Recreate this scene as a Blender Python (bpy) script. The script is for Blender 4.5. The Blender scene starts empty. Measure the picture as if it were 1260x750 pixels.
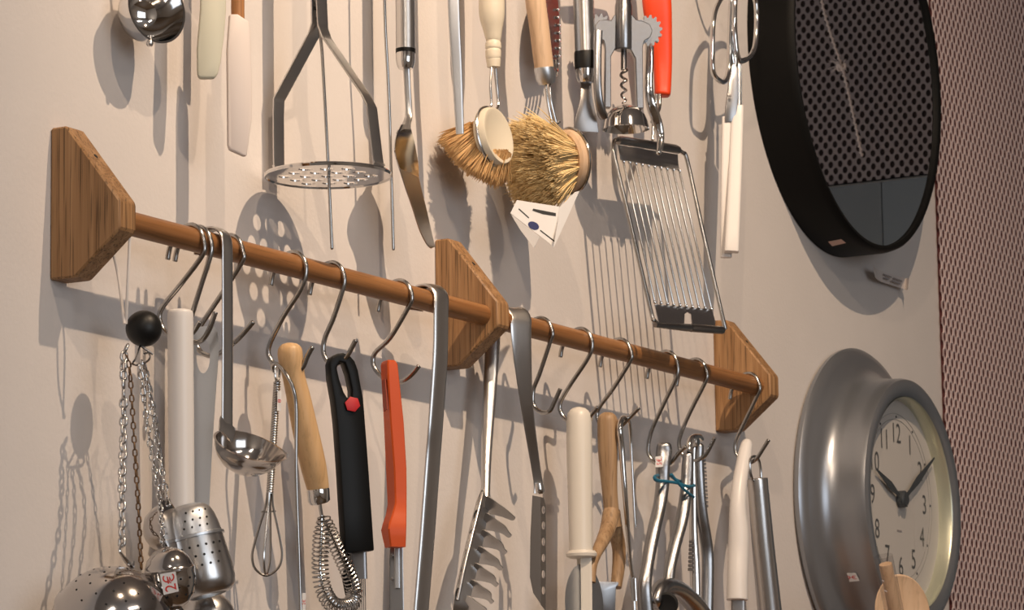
import bpy, bmesh, math, random
from mathutils import Vector, Matrix
random.seed(7)
PI = math.pi
SC = bpy.context.scene
COL = SC.collection
V = Vector

# ------------------------------------------------------------------ camera, light, exposure
F = 4280.46                                   # focal length in pixels of the 1260x750 frame
yaw, pit, rol = math.radians(61.2266), math.radians(8.9993), math.radians(-0.8479)
CAM = V((-2.5329, -1.8704, -0.5236))
FW = V((math.sin(yaw) * math.cos(pit), math.cos(yaw) * math.cos(pit), math.sin(pit)))
_r = V((math.cos(yaw), -math.sin(yaw), 0)); _u = _r.cross(FW)
RT = _r * math.cos(rol) + _u * math.sin(rol)
UP = _u * math.cos(rol) - _r * math.sin(rol)
cd = bpy.data.cameras.new('camera'); cam = bpy.data.objects.new('camera', cd); COL.objects.link(cam)
cd.sensor_width = 36; cd.lens = F / 1260 * 36; cd.clip_start = .05; cd.clip_end = 50
m = Matrix((RT, UP, -FW)).transposed().to_4x4(); m.translation = CAM; cam.matrix_world = m
cd.dof.use_dof = True; cd.dof.focus_distance = 3.45; cd.dof.aperture_fstop = 36
SC.camera = cam

w = bpy.data.worlds.new('world'); SC.world = w; w.use_nodes = True
w.node_tree.nodes['Background'].inputs[0].default_value = (.75, .85, 1, 1)
w.node_tree.nodes['Background'].inputs[1].default_value = .6

def spot(name, loc, target, energy, color, size=1.25, radius=.014, blend=.5):
    l = bpy.data.lights.new(name, 'SPOT'); o = bpy.data.objects.new(name, l); COL.objects.link(o)
    l.energy = energy; l.color = color; l.spot_size = size; l.spot_blend = blend; l.shadow_soft_size = radius
    o.location = loc; o.rotation_euler = (V(target) - V(loc)).to_track_quat('-Z', 'Y').to_euler(); return o
WARM = (1, .75, .525)
spot('ceiling_spot_near', (.2415, -1.228, 1.56), (1.1, 0, -.05), 214, WARM, 1.60, .011, 1)
spot('ceiling_spot_left', (-.533, -.937, 1.22), (1.3, 0, .0), 46, WARM, 1.7, .011, 1)
def area(name, loc, target, sx, sy, energy, color):
    al = bpy.data.lights.new(name, 'AREA'); ao = bpy.data.objects.new(name, al); COL.objects.link(ao)
    al.shape = 'RECTANGLE'; al.size = sx; al.size_y = sy; al.energy = energy; al.color = color
    ao.location = loc; ao.rotation_euler = (V(target) - V(loc)).to_track_quat('-Z', 'Y').to_euler()
area('shop_window_daylight', (-1.6, -4.35, .35), (.6, 0, .1), 2.6, 1.7, 52, (.88, .94, 1))
area('added_ceiling_fill', (-3.0, -2.0, 1.77), (-3.0, -2.0, 0), 1.2, .3, 30, (1, .88, .76))  # unseen fill, added to brighten the left wall that flat steel reflects
area('added_ceiling_fill', (-.6, -3.3, 1.77), (-.6, -3.3, 0), 1.2, .3, 22, (1, .88, .76))  # second added fill, lifts the ambient light in the room
SC.view_settings.view_transform = 'Standard'; SC.view_settings.look = 'None'
SC.view_settings.exposure = -0.48; SC.view_settings.gamma = 1.0
SC.view_settings.use_curve_mapping = False

# ------------------------------------------------------------------ measuring helpers
def ray(px, py): return FW + RT * ((px - 630) / F) - UP * ((py - 375) / F)
def P(px, py, d):                             # point at distance d from the wall
    v = ray(px, py); return CAM + v * ((-d - CAM.y) / v.y)
def onpl(px, py, p0, n):
    v = ray(px, py); return CAM + v * ((p0 - CAM).dot(n) / v.dot(n))
def mpp(p): return (p - CAM).dot(FW) / F
def facing(deg):                              # horizontal direction toward the camera turned by deg (+ = to the right)
    f = V((-FW.x, -FW.y, 0)).normalized(); a = math.radians(deg)
    r = V((RT.x, RT.y, 0)).normalized()
    return (f * math.cos(a) + r * math.sin(a)).normalized()
XA, DA, ZA = V((1, 0, 0)), V((0, -1, 0)), V((0, 0, 1))

# ------------------------------------------------------------------ materials
MATS = {}
def mat(name, col, rough=.5, metal=0.0, spec=.5, noise=0.0, nscale=30, bump=0.0, bscale=200, stretch=(1, 1, 1), coat=0.0, trans=0.0, vcol=False, col2=None, sss=0):
    if name in MATS: return MATS[name]
    M = bpy.data.materials.new(name); M.use_nodes = True; nt = M.node_tree; b = nt.nodes['Principled BSDF']
    b.inputs['Roughness'].default_value = rough; b.inputs['Metallic'].default_value = metal
    b.inputs['Base Color'].default_value = (*col, 1); b.inputs['Specular IOR Level'].default_value = spec
    b.inputs['Coat Weight'].default_value = coat; b.inputs['Transmission Weight'].default_value = trans
    if sss: b.inputs['Subsurface Weight'].default_value = sss; b.inputs['Subsurface Radius'].default_value = (.004, .003, .002)
    tc = nt.nodes.new('ShaderNodeTexCoord'); mp = nt.nodes.new('ShaderNodeMapping'); mp.inputs['Scale'].default_value = stretch
    nt.links.new(tc.outputs['Object'], mp.inputs[0])
    if noise or col2:
        n = nt.nodes.new('ShaderNodeTexNoise'); n.inputs['Scale'].default_value = nscale; n.inputs['Detail'].default_value = 5
        nt.links.new(mp.outputs[0], n.inputs['Vector'])
        r = nt.nodes.new('ShaderNodeValToRGB'); c2 = col2 or tuple(max(0, c * (1 - noise)) for c in col)
        r.color_ramp.elements[0].position = .3; r.color_ramp.elements[1].position = .7
        r.color_ramp.elements[0].color = (*c2, 1); r.color_ramp.elements[1].color = (*col, 1)
        nt.links.new(n.outputs['Fac'], r.inputs[0]); nt.links.new(r.outputs[0], b.inputs['Base Color'])
    if vcol:
        a = nt.nodes.new('ShaderNodeVertexColor'); a.layer_name = 'strand'
        mx = nt.nodes.new('ShaderNodeMix'); mx.data_type = 'RGBA'; mx.inputs['A'].default_value = (*(col2 or col), 1); mx.inputs['B'].default_value = (*col, 1)
        nt.links.new(a.outputs['Color'], mx.inputs['Factor']); nt.links.new(mx.outputs['Result'], b.inputs['Base Color'])
    if bump:
        n2 = nt.nodes.new('ShaderNodeTexNoise'); n2.inputs['Scale'].default_value = bscale; n2.inputs['Detail'].default_value = 3
        nt.links.new(mp.outputs[0], n2.inputs['Vector'])
        bp = nt.nodes.new('ShaderNodeBump'); bp.inputs['Strength'].default_value = bump; bp.inputs['Distance'].default_value = .001
        nt.links.new(n2.outputs['Fac'], bp.inputs['Height']); nt.links.new(bp.outputs[0], b.inputs['Normal'])
    MATS[name] = M; return M
def wood(name, c1, c2, axis='Z', rough=.5, fine=1.0, pores=.6):
    if name in MATS: return MATS[name]
    M = bpy.data.materials.new(name); M.use_nodes = True; nt = M.node_tree; b = nt.nodes['Principled BSDF']
    b.inputs['Roughness'].default_value = rough; b.inputs['Specular IOR Level'].default_value = .35
    tc = nt.nodes.new('ShaderNodeTexCoord'); mp = nt.nodes.new('ShaderNodeMapping')
    s = [1, 1, 1]; s['XYZ'.index(axis)] = .022; mp.inputs['Scale'].default_value = s
    nt.links.new(tc.outputs['Object'], mp.inputs[0])
    def ns(sc, det, lo, hi, ca, cb):
        n = nt.nodes.new('ShaderNodeTexNoise'); n.inputs['Scale'].default_value = sc; n.inputs['Detail'].default_value = det
        nt.links.new(mp.outputs[0], n.inputs['Vector'])
        r = nt.nodes.new('ShaderNodeValToRGB'); r.color_ramp.elements[0].position = lo; r.color_ramp.elements[1].position = hi
        r.color_ramp.elements[0].color = ca; r.color_ramp.elements[1].color = cb
        nt.links.new(n.outputs['Fac'], r.inputs[0]); return n, r
    n1, r1 = ns(110 * fine, 4, .35, .68, (*c2, 1), (*c1, 1))
    n2, r2 = ns(420 * fine, 2, .36, .46, (1 - pores, 1 - pores, 1 - pores, 1), (1, 1, 1, 1))
    mx = nt.nodes.new('ShaderNodeMix'); mx.data_type = 'RGBA'; mx.blend_type = 'MULTIPLY'; mx.inputs['Factor'].default_value = 1
    nt.links.new(r1.outputs[0], mx.inputs['A']); nt.links.new(r2.outputs[0], mx.inputs['B'])
    nt.links.new(mx.outputs['Result'], b.inputs['Base Color'])
    bp = nt.nodes.new('ShaderNodeBump'); bp.inputs['Strength'].default_value = .25; bp.inputs['Distance'].default_value = .0006
    nt.links.new(n2.outputs['Fac'], bp.inputs['Height']); nt.links.new(bp.outputs[0], b.inputs['Normal'])
    MATS[name] = M; return M
STEEL = mat('brushed_steel', (.60, .59, .585), .28, 1, bump=.08, bscale=300, stretch=(1, 1, .05))
WIRE = mat('wire_steel', (.46, .45, .44), .2, 1)
WORN = mat('worn_chrome', (.56, .53, .51), .12, 1)
CHROME = mat('chrome', (.72, .71, .70), .08, 1)
DKSTEEL = mat('dark_steel', (.30, .28, .27), .3, 1)
SATIN = mat('satin_steel', (.62, .64, .67), .36, 1, bump=.06, bscale=260)
PEWTER = mat('cast_zinc', (.37, .37, .38), .27, 1, bump=.1, bscale=160)
OAK = wood('oak', (.42, .24, .115), (.265, .138, .058), 'Z', .5, 1.3, .55)
DOWEL = wood('oak_dowel', (.345, .165, .064), (.245, .105, .036), 'X', .42, 1.0, .25)
BEECH = wood('beech', (.68, .45, .24), (.60, .375, .185), 'Z', .38, .8, .1)
OLDBEECH = wood('old_beech', (.45, .30, .175), (.29, .175, .09), 'Z', .45, .8, .25)
PALEWOOD = wood('pale_wood', (.66, .475, .32), (.57, .39, .25), 'Z', .5, .7, .12)
WHITE = mat('white_plastic', (.76, .73, .71), .35)
CREAM = mat('cream_plastic', (.72, .65, .52), .38)
CREAM2 = mat('cream_silicone', (.60, .585, .47), .45)
WWHITE = mat('warm_white_plastic', (.70, .655, .585), .36)
WSIL = mat('white_silicone', (.72, .64, .60), .5)
BLACK = mat('black_plastic', (.005, .005, .005), .38, spec=.16)
RUBBER = mat('black_rubber', (.008, .008, .008), .42, spec=.35)
MFRAME = mat('black_frame', (.005, .005, .005), .55, spec=.12)
ORANGE = mat('orange_plastic', (.58, .082, .010), .38, spec=.35)
REDP = mat('red_orange_plastic', (.78, .062, .012), .38)
REDSTK = mat('red_sticker', (.48, .015, .02), .5)
PAPER = mat('white_paper', (.80, .79, .79), .7)
INKRED = mat('red_ink', (.65, .035, .03), .6)
INKNAVY = mat('navy_ink', (.02, .03, .13), .6)
INKBLK = mat('black_ink', (.02, .02, .02), .6)
INKGREY = mat('grey_ink', (.30, .27, .27), .7)
TEAL = mat('teal_rubber', (.02, .16, .26), .5)
HOLE = mat('dark_hole', (.01, .01, .01), .8)
CORD = mat('white_cord', (.78, .72, .68), .7)
RUST = mat('rusty_steel', (.22, .13, .07), .5, .7, noise=.6, nscale=120)
GREY = mat('grey_steel', (.34, .34, .35), .3, 1)
CLOCKB = mat('clock_grey_paint', (.31, .325, .355), .30, .72)
DIAL = mat('clock_dial', (.62, .58, .54), .6)
BEZIN = mat('bezel_inner', (.60, .61, .48), .32, .6)
NUM = mat('numeral_ink', (.085, .085, .085), .5)
HAND = mat('clock_ink', (.035, .04, .045), .5)

# ------------------------------------------------------------------ mesh helpers
def frames(pts, wd=None, closed=False):
    n = len(pts); T = []
    for i in range(n):
        a = pts[(i - 1) % n] if (closed or i > 0) else pts[i]
        b = pts[(i + 1) % n] if (closed or i < n - 1) else pts[i]
        t = (b - a); T.append(t.normalized() if t.length > 1e-12 else V((0, 0, 1)))
    out = []; prev = None
    for t in T:
        if wd is not None: ref = wd
        elif prev is None: ref = V((1, 0, 0)) if abs(t.x) < .8 else V((0, 1, 0))
        else: ref = prev
        a = ref - t * ref.dot(t); a.normalize(); prev = a; out.append((t, a, t.cross(a)))
    return out
def tube(bm, pts, rx, ry=None, n=10, wd=None, sq=2.0, closed=False, r0=0, r1=0, cap=True):
    pts = [V(p) for p in pts]; N = len(pts)
    rx = list(rx) if isinstance(rx, (list, tuple)) else [rx] * N
    ry = list(rx) if ry is None else (list(ry) if isinstance(ry, (list, tuple)) else [ry] * N)
    def rnd(pts, rx, ry, k):
        k = min(k, min(rx[0], ry[0]) * .999); t = (pts[1] - pts[0]).normalized(); S = 0; j = 0
        while j < len(pts) - 2 and S < k * 1.02: S += (pts[j + 1] - pts[j]).length; j += 1
        np_, nx, ny = [], [], []
        for q in (0, .12, .35, .65, 1):
            s = k * q; ins = k - math.sqrt(max(0, k * k - (k - s) ** 2))
            np_.append(pts[0] + t * s); nx.append(max(rx[0] - ins, rx[0] * .02)); ny.append(max(ry[0] - ins, ry[0] * .02))
        return np_ + pts[max(j, 1):], nx + rx[max(j, 1):], ny + ry[max(j, 1):]
    if r0: pts, rx, ry = rnd(pts, rx, ry, r0)
    if r1:
        a, b, c = rnd(pts[::-1], rx[::-1], ry[::-1], r1); pts, rx, ry = a[::-1], b[::-1], c[::-1]
    rings = []
    for (t, a, b), p, x, y in zip(frames(pts, wd, closed), pts, rx, ry):
        ring = []
        for k in range(n):
            th = 2 * PI * (k + .5) / n; c, s = math.cos(th), math.sin(th)
            if sq != 2: c = math.copysign(abs(c) ** (2 / sq), c); s = math.copysign(abs(s) ** (2 / sq), s)
            ring.append(bm.verts.new(p + a * (c * x) + b * (s * y)))
        rings.append(ring)
    m = len(rings)
    for i in range(m if closed else m - 1):
        A, B = rings[i], rings[(i + 1) % m]
        for k in range(n): bm.faces.new((A[k], A[(k + 1) % n], B[(k + 1) % n], B[k]))
    if cap and not closed: bm.faces.new(rings[0][::-1]); bm.faces.new(rings[-1])
    return bm
def cat(rows, k=5, closed=False):             # Catmull-Rom through tuples
    n = len(rows); out = []
    for i in range(n if closed else n - 1):
        g = (lambda j: rows[j % n]) if closed else (lambda j: rows[min(max(j, 0), n - 1)])
        p0, p1, p2, p3 = g(i - 1), g(i), g(i + 1), g(i + 2)
        for s in range(k):
            t = s / k
            out.append(tuple(.5 * (2 * b + (c - a) * t + (2 * a - 5 * b + 4 * c - e) * t * t + (3 * b - a - 3 * c + e) * t ** 3) for a, b, c, e in zip(p0, p1, p2, p3)))
    if not closed: out.append(tuple(rows[-1]))
    return out
def tpx(bm, rows, k=5, n=10, closed=False, **kw):     # rows (px, py, d, radius in px)
    R = cat(rows, k, closed) if k else rows
    pts = [P(a, b, d) for a, b, d, r in R]
    return tube(bm, pts, [r * mpp(p) for (a, b, d, r), p in zip(R, pts)], n=n, closed=closed, **kw)
def rib(bm, rows, wd, th, k=5, n=16, sq=6, **kw):     # rows (px, py, d, half width in px) - flat strip whose width runs along wd
    R = cat(rows, k) if k else rows
    pts = [P(a, b, d) for a, b, d, r in R]; wpx = V((wd.dot(RT), wd.dot(UP)))
    hw = []
    for i, (a, b, d, r) in enumerate(R):
        j = min(i + 1, len(R) - 1); h = max(j - 1, 0)
        t = V((R[j][0] - R[h][0], -(R[j][1] - R[h][1]))); t = t.normalized() if t.length else V((0, -1))
        nn = V((-t.y, t.x)); hw.append(r * mpp(pts[i]) / max(.15, abs(wpx.dot(nn))))
    return tube(bm, pts, hw, th / 2, n=n, wd=wd, sq=sq, **kw)
def loft(bm, rows, cap=True):                 # rows: equal-length closed rings of points
    R = [[bm.verts.new(p) for p in r] for r in rows]; n = len(R[0])
    for A, B in zip(R, R[1:]):
        for k in range(n): bm.faces.new((A[k], A[(k + 1) % n], B[(k + 1) % n], B[k]))
    if cap: bm.faces.new(R[0][::-1]); bm.faces.new(R[-1])
    return bm
def lathe(bm, c, axis, prof, n=32, a0=None, closed=False):   # prof (radius, height along axis)
    ax = V(axis).normalized(); ref = a0 if a0 is not None else (XA if abs(ax.x) < .8 else V((0, 1, 0)))
    a = (ref - ax * ref.dot(ax)).normalized(); b = ax.cross(a); rings = []
    for r, h in prof:
        if r < 1e-6: rings.append([bm.verts.new(c + ax * h)])
        else: rings.append([bm.verts.new(c + ax * h + (a * math.cos(2 * PI * k / n) + b * math.sin(2 * PI * k / n)) * r) for k in range(n)])
    pr = list(zip(rings, rings[1:])) + ([(rings[-1], rings[0])] if closed else [])
    for A, B in pr:
        for k in range(n):
            k2 = (k + 1) % n
            if len(A) == 1 and len(B) == 1: continue
            if len(A) == 1: bm.faces.new((A[0], B[k2], B[k]))
            elif len(B) == 1: bm.faces.new((A[k], A[k2], B[0]))
            else: bm.faces.new((A[k], A[k2], B[k2], B[k]))
    return bm
def slab(bm, loops, n, th, bevel=0, seg=2):          # planar polygon (first loop) with holes, thickness th away from n
    b2 = bmesh.new(); ed = []
    for L in loops:
        vs = [b2.verts.new(p) for p in L]
        ed += [b2.edges.new((vs[i], vs[(i + 1) % len(vs)])) for i in range(len(vs))]
    if len(loops) == 1: fs = [b2.faces.new(vs)]
    else: fs = [f for f in bmesh.ops.triangle_fill(b2, use_beauty=True, use_dissolve=False, edges=ed, normal=n)['geom'] if isinstance(f, bmesh.types.BMFace)]
    ex = bmesh.ops.extrude_face_region(b2, geom=fs)
    bmesh.ops.translate(b2, verts=[v for v in ex['geom'] if isinstance(v, bmesh.types.BMVert)], vec=-n * th)
    bmesh.ops.recalc_face_normals(b2, faces=b2.faces[:])
    if bevel:
        e2 = [e for e in b2.edges if len(e.link_faces) == 2 and e.calc_face_angle(0) > .6]
        bmesh.ops.bevel(b2, geom=e2, offset=bevel, segments=seg, profile=.5, affect='EDGES', clamp_overlap=True)
    me = bpy.data.meshes.new('tmp'); b2.to_mesh(me); b2.free(); bm.from_mesh(me); bpy.data.meshes.remove(me)
    return bm
def spx(bm, outline, d, n, th, holes=(), bevel=0, k=0, seg=2):   # slab traced in px on the plane through its first point at depth d
    p0 = P(sum(p[0] for p in outline) / len(outline), sum(p[1] for p in outline) / len(outline), d)
    o = cat(outline, k, True) if k else outline
    return slab(bm, [[onpl(x, y, p0, n) for x, y in L] for L in [o, *holes]], n, th, bevel, seg)
def ell(cx, cy, rx, ry, n=16, rot=0):
    c, s = math.cos(rot), math.sin(rot); o = []
    for k in range(n):
        a = 2 * PI * k / n; x, y = rx * math.cos(a), ry * math.sin(a); o.append((cx + x * c - y * s, cy + x * s + y * c))
    return o
def box(bm, lo, hi, bevel=0):
    lo, hi = V(lo), V(hi)
    pts = [V((lo.x, lo.y, lo.z)), V((hi.x, lo.y, lo.z)), V((hi.x, hi.y, lo.z)), V((lo.x, hi.y, lo.z))]
    return slab(bm, [[p + V((0, 0, hi.z - lo.z)) for p in pts]], ZA, hi.z - lo.z, bevel)
def helix(path, r, turns, per=14, wd=None):   # coil of radius r(s) around a path
    L = [0]
    for a, b in zip(path, path[1:]): L.append(L[-1] + (b - a).length)
    fr = frames(path, wd); N = int(turns * per); out = []; j = 0
    for i in range(N + 1):
        s = L[-1] * i / N
        while j < len(L) - 2 and L[j + 1] < s: j += 1
        t = (s - L[j]) / max(1e-9, L[j + 1] - L[j]); p = path[j].lerp(path[j + 1], t)
        a = fr[j][1].lerp(fr[j + 1][1], t); b = fr[j][2].lerp(fr[j + 1][2], t); th = 2 * PI * i / per
        rr = r(i / N) if callable(r) else r; out.append(p + a * (rr * math.cos(th)) + b * (rr * math.sin(th)))
    return out
def new(): return bmesh.new()
def finish(o, ang=40):
    me = o.data
    for p in me.polygons: p.use_smooth = True
    me.set_sharp_from_angle(angle=math.radians(ang))

class Thing:
    def __init__(s, name, label, category, loc, group=None):
        s.loc = V(loc); s.o = bpy.data.objects.new(name, None); s.o.empty_display_size = .02; COL.objects.link(s.o); s.o.location = s.loc
        s.o['label'] = label; s.o['category'] = category
        if group: s.o['group'] = group
    def part(s, name, bm, mt, parent=None, ang=40, label=None, stuff=False, recalc=True):
        if recalc: bmesh.ops.recalc_face_normals(bm, faces=bm.faces[:])
        bmesh.ops.translate(bm, verts=bm.verts[:], vec=-s.loc)
        me = bpy.data.meshes.new(name); bm.to_mesh(me); bm.free(); o = bpy.data.objects.new(name, me); COL.objects.link(o)
        me.materials.append(mt); o.parent = parent or s.o; finish(o, ang)
        if label: o['label'] = label
        if stuff: o['kind'] = 'stuff'
        return o
def solo(name, bm, mt, loc, label=None, category=None, group=None, kind=None, ang=40):
    loc = V(loc); bmesh.ops.recalc_face_normals(bm, faces=bm.faces[:]); bmesh.ops.translate(bm, verts=bm.verts[:], vec=-loc)
    me = bpy.data.meshes.new(name); bm.to_mesh(me); bm.free(); o = bpy.data.objects.new(name, me); COL.objects.link(o)
    o.location = loc; me.materials.append(mt); finish(o, ang)
    for k_, v_ in (('label', label), ('category', category), ('group', group), ('kind', kind)):
        if v_: o[k_] = v_
    return o
def text(th, name, s, p, xd, yd, h, mt, parent=None, depth=.0002, sx=1.0, label=None):   # flat print: centre p, reading along xd, height h
    cu = bpy.data.curves.new('t', 'FONT'); cu.body = s; cu.size = 1; cu.extrude = 0; cu.align_x = 'CENTER'; cu.align_y = 'CENTER'; cu.resolution_u = 4
    to = bpy.data.objects.new('t', cu); COL.objects.link(to)
    me = bpy.data.meshes.new_from_object(to.evaluated_get(bpy.context.evaluated_depsgraph_get()))
    bpy.data.objects.remove(to); bpy.data.curves.remove(cu)
    bm = new(); bm.from_mesh(me); bpy.data.meshes.remove(me)
    ys = [v.co.y for v in bm.verts]; xs = [v.co.x for v in bm.verts]; k = h / (max(ys) - min(ys)); cx, cy = (max(xs) + min(xs)) / 2, (max(ys) + min(ys)) / 2
    nn = xd.cross(yd)
    for v in bm.verts: v.co = p + xd * ((v.co.x - cx) * k * sx) + yd * ((v.co.y - cy) * k) + nn * depth
    return th.part(name, bm, mt, parent, recalc=False, label=label)
def sticker(th, corners, n, mt=PAPER, parent=None, s=None, xd=None, yd=None, h=0, name='price_sticker', ink=INKRED, sx=1.0, th_=.0003, label='small white price sticker'):
    bm = new(); c = sum(corners, V()) / len(corners)
    slab(bm, [[p + n * th_ for p in corners]], n, th_)
    o = th.part(name, bm, mt, parent, label=label)
    if s: text(th, 'sticker_print', s, c + n * th_, xd, yd, h, ink, o if not parent else parent, sx=sx)
    return o

# ------------------------------------------------------------------ the setting
def struct(name, bm, mt): return solo(name, bm, mt, (0, 0, 0), kind='structure')
WALLM = mat('wall_paint', (.70, .655, .63), .75, spec=.2, noise=.03, nscale=14, bump=.30, bscale=190)
b = new(); box(b, (-4.2, 0, -1.9), (3.1, .1, 1.8)); struct('wall_back', b, WALLM)
b = new(); box(b, (3.0, -4.6, -1.9), (3.1, 0, 1.8)); struct('wall_right', b, mat('right_wall_paint', (.66, .60, .54), .8, bump=.1))
b = new(); box(b, (-4.2, -4.6, -1.9), (-4.1, 0, 1.8)); struct('wall_left', b, mat('far_wall_paint', (.62, .57, .52), .8))
b = new()
for lo, hi in (((-4.1, -4.6, -1.9), (3, -4.5, -.6)), ((-4.1, -4.6, 1.25), (3, -4.5, 1.8)), ((-4.1, -4.6, -.6), (-3.0, -4.5, 1.25)), ((-.2, -4.6, -.6), (3, -4.5, 1.25))): box(b, lo, hi)
struct('wall_front', b, MATS['far_wall_paint'])
b = new()
for lo, hi in (((-3.0, -4.55, -.6), (-2.94, -4.48, 1.25)), ((-.26, -4.55, -.6), (-.2, -4.48, 1.25)), ((-2.94, -4.55, -.6), (-.26, -4.48, -.54)), ((-2.94, -4.55, 1.19), (-.26, -4.48, 1.25)), ((-1.63, -4.55, -.54), (-1.57, -4.48, 1.19))): box(b, lo, hi)
struct('window_1', b, mat('window_frame_paint', (.1, .1, .1), .5))
b = new(); box(b, (-4.2, -4.6, -2.0), (3.1, .1, -1.9)); struct('floor', b, wood('floor_boards', (.20, .13, .08), (.12, .075, .04), 'X', .5, .1, .3))
b = new(); box(b, (-4.2, -4.6, 1.8), (3.1, .1, 1.9)); struct('ceiling', b, mat('ceiling_paint', (.45, .42, .40), .85))

# perforated panels: hexagonally staggered oval holes cut through a sheet
def perforated(bm, org, ux, uz, nrm, nx, nz, px_, pz_, rx, rz, th):
    # one tile = px_ x pz_ with an oval in its centre and a quarter oval at each corner
    K = 10; q = []
    hx, hz = px_ / 2, pz_ / 2
    mid = [(rx * math.cos(2 * PI * k / 12), rz * math.sin(2 * PI * k / 12)) for k in range(12)]
    out = []
    for cx, cz, a0 in ((hx, hz, PI * 1.5), (-hx, hz, 0.0), (-hx, -hz, PI * .5), (hx, -hz, PI)):
        arc = []
        for k in range(4):
            a = {(1, 1): PI * 1.5, (-1, 1): 2 * PI, (-1, -1): PI * .5, (1, -1): PI}[(1 if cx > 0 else -1, 1 if cz > 0 else -1)] - k * PI / 6
            arc.append((cx + rx * math.cos(a), cz + rz * math.sin(a)))
        out.append(arc)
    loop = []
    for arc in out: loop += arc
    tmp = bmesh.new(); ed = []
    for L in (loop, mid):
        vs = [tmp.verts.new((x, z, 0)) for x, z in L]; ed += [tmp.edges.new((vs[i], vs[(i + 1) % len(vs)])) for i in range(len(vs))]
    bmesh.ops.triangle_fill(tmp, use_beauty=True, use_dissolve=False, edges=ed, normal=V((0, 0, 1)))
    tmp.verts.index_update(); tv = [v.co.copy() for v in tmp.verts]; tf = [[v.index for v in f.verts] for f in tmp.faces]
    wl = [(e.verts[0].index, e.verts[1].index) for e in tmp.edges if len(e.link_faces) == 1 and not (abs(abs(e.verts[0].co.x) - hx) < 1e-6 and abs(e.verts[0].co.x - e.verts[1].co.x) < 1e-6) and not (abs(abs(e.verts[0].co.y) - hz) < 1e-6 and abs(e.verts[0].co.y - e.verts[1].co.y) < 1e-6)]
    tmp.free(); vs, fs = [], []
    for i in range(nx):
        for j in range(nz):
            o = org + ux * ((i + .5) * px_) + uz * ((j + .5) * pz_); b0 = len(vs); n = len(tv)
            vs += [o + ux * c.x + uz * c.y for c in tv] + [o + ux * c.x + uz * c.y - nrm * th for c in tv]
            fs += [[b0 + k for k in f] for f in tf] + [[b0 + n + k for k in f[::-1]] for f in tf]
            fs += [[b0 + a, b0 + c, b0 + n + c, b0 + n + a] for a, c in wl]
    me = bpy.data.meshes.new('panel'); me.from_pydata([tuple(v) for v in vs], [], fs); bm.from_mesh(me); bpy.data.meshes.remove(me); return bm
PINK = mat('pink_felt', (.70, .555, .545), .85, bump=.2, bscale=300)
MAROON = mat('maroon_hole_shade', (.085, .022, .022), .9)  # reddish shade inside the holes, put into a sheet's colour
pt = Thing('perforated_panel', 'dusty pink perforated panel with staggered oval holes at the right edge', 'panel', (2.16, -.012, -.6))
b = new(); perforated(b, V((2.16, -.0078, -.6)), XA, ZA, DA, 46, 66, .0178, .0236, .0058, .0070, .0014)
pt.part('perforated_sheet', b, PINK, recalc=False)
b = new(); box(b, (2.168, -.0062, -.6), (2.97, -.0005, .957)); pt.part('backing', b, MAROON, label='dark maroon sheet imitating the shade inside the holes')
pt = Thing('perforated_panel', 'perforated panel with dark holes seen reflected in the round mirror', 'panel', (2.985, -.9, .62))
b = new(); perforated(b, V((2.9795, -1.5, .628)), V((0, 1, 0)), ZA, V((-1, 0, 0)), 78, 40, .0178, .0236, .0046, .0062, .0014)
pt.part('perforated_sheet', b, mat('unlit_grey_felt', (.27, .235, .24), .9, bump=.2, bscale=300), recalc=False)  # grey felt, darkened in its colour because this panel gets little light
b = new(); box(b, (2.9815, -1.5, .63), (2.9995, -.11, 1.572)); pt.part('backing', b, mat('unlit_backing', (.012, .006, .006), .95))  # near-black colour holds the gloom behind the unlit holes
pt = Thing('wall_cabinet', 'plain grey two-door cabinet front seen reflected in the mirror bottom', 'cabinet', (2.98, -.53, -1.9))
GCAB = mat('grey_cabinet', (.145, .175, .20), .6)
b = new(); box(b, (2.966, -1.4, -1.9), (2.9995, -.12, .62)); pt.part('body', b, mat('grey_cabinet_dark', (.02, .02, .02), .6))
for lo, hi in ((-1.396, -.5312), (-.5298, -.124)):
    b = new(); box(b, (2.95, lo, -1.85), (2.966, hi, .617), .001); pt.part('door', b, GCAB)
# frayed twine that the mirror shows in front of the panel
rows = [(2.90, -.628, 1.10), (2.90, -.612, .95), (2.90, -.598, .885), (2.90, -.578, .822), (2.90, -.57, .79), (2.90, -.556, .72), (2.90, -.544, .655)]
tw = Thing('twine', 'pale frayed twine with a knot seen reflected in the round mirror', 'twine', (2.90, -.61, 1.8))
pts = [V(r) for r in cat(rows, 8)]
b = new(); tube(b, [V((2.90, -.64, 1.8)), V((2.90, -.632, 1.3))] + pts, .0016, n=6)
for ph in (0, PI):
    h = helix(pts, .0019, 42, 8); tube(b, [p + V((0, random.uniform(-.0008, .0008), 0)) for p in h], .0013, n=4)
tw.part('strand', b, mat('twine_fibre', (.82, .72, .68), .8))
b = new(); c = V((2.898, -.576, .815))
tube(b, [c + V((.004 * math.cos(a), .007 * math.sin(a), .005 * math.sin(2 * a))) for a in [2 * PI * k / 20 for k in range(20)]], .0028, n=6, closed=True)
for k in range(9):
    dv = V((random.uniform(-.4, .2), random.uniform(-1, 1), random.uniform(-.7, .9))).normalized() * random.uniform(.012, .03); tube(b, [c, c + dv * .6, c + dv + V((0, 0, -.004))], [.0008, .0006, .0003], n=4)
tw.part('knot', b, MATS['twine_fibre'])
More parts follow.
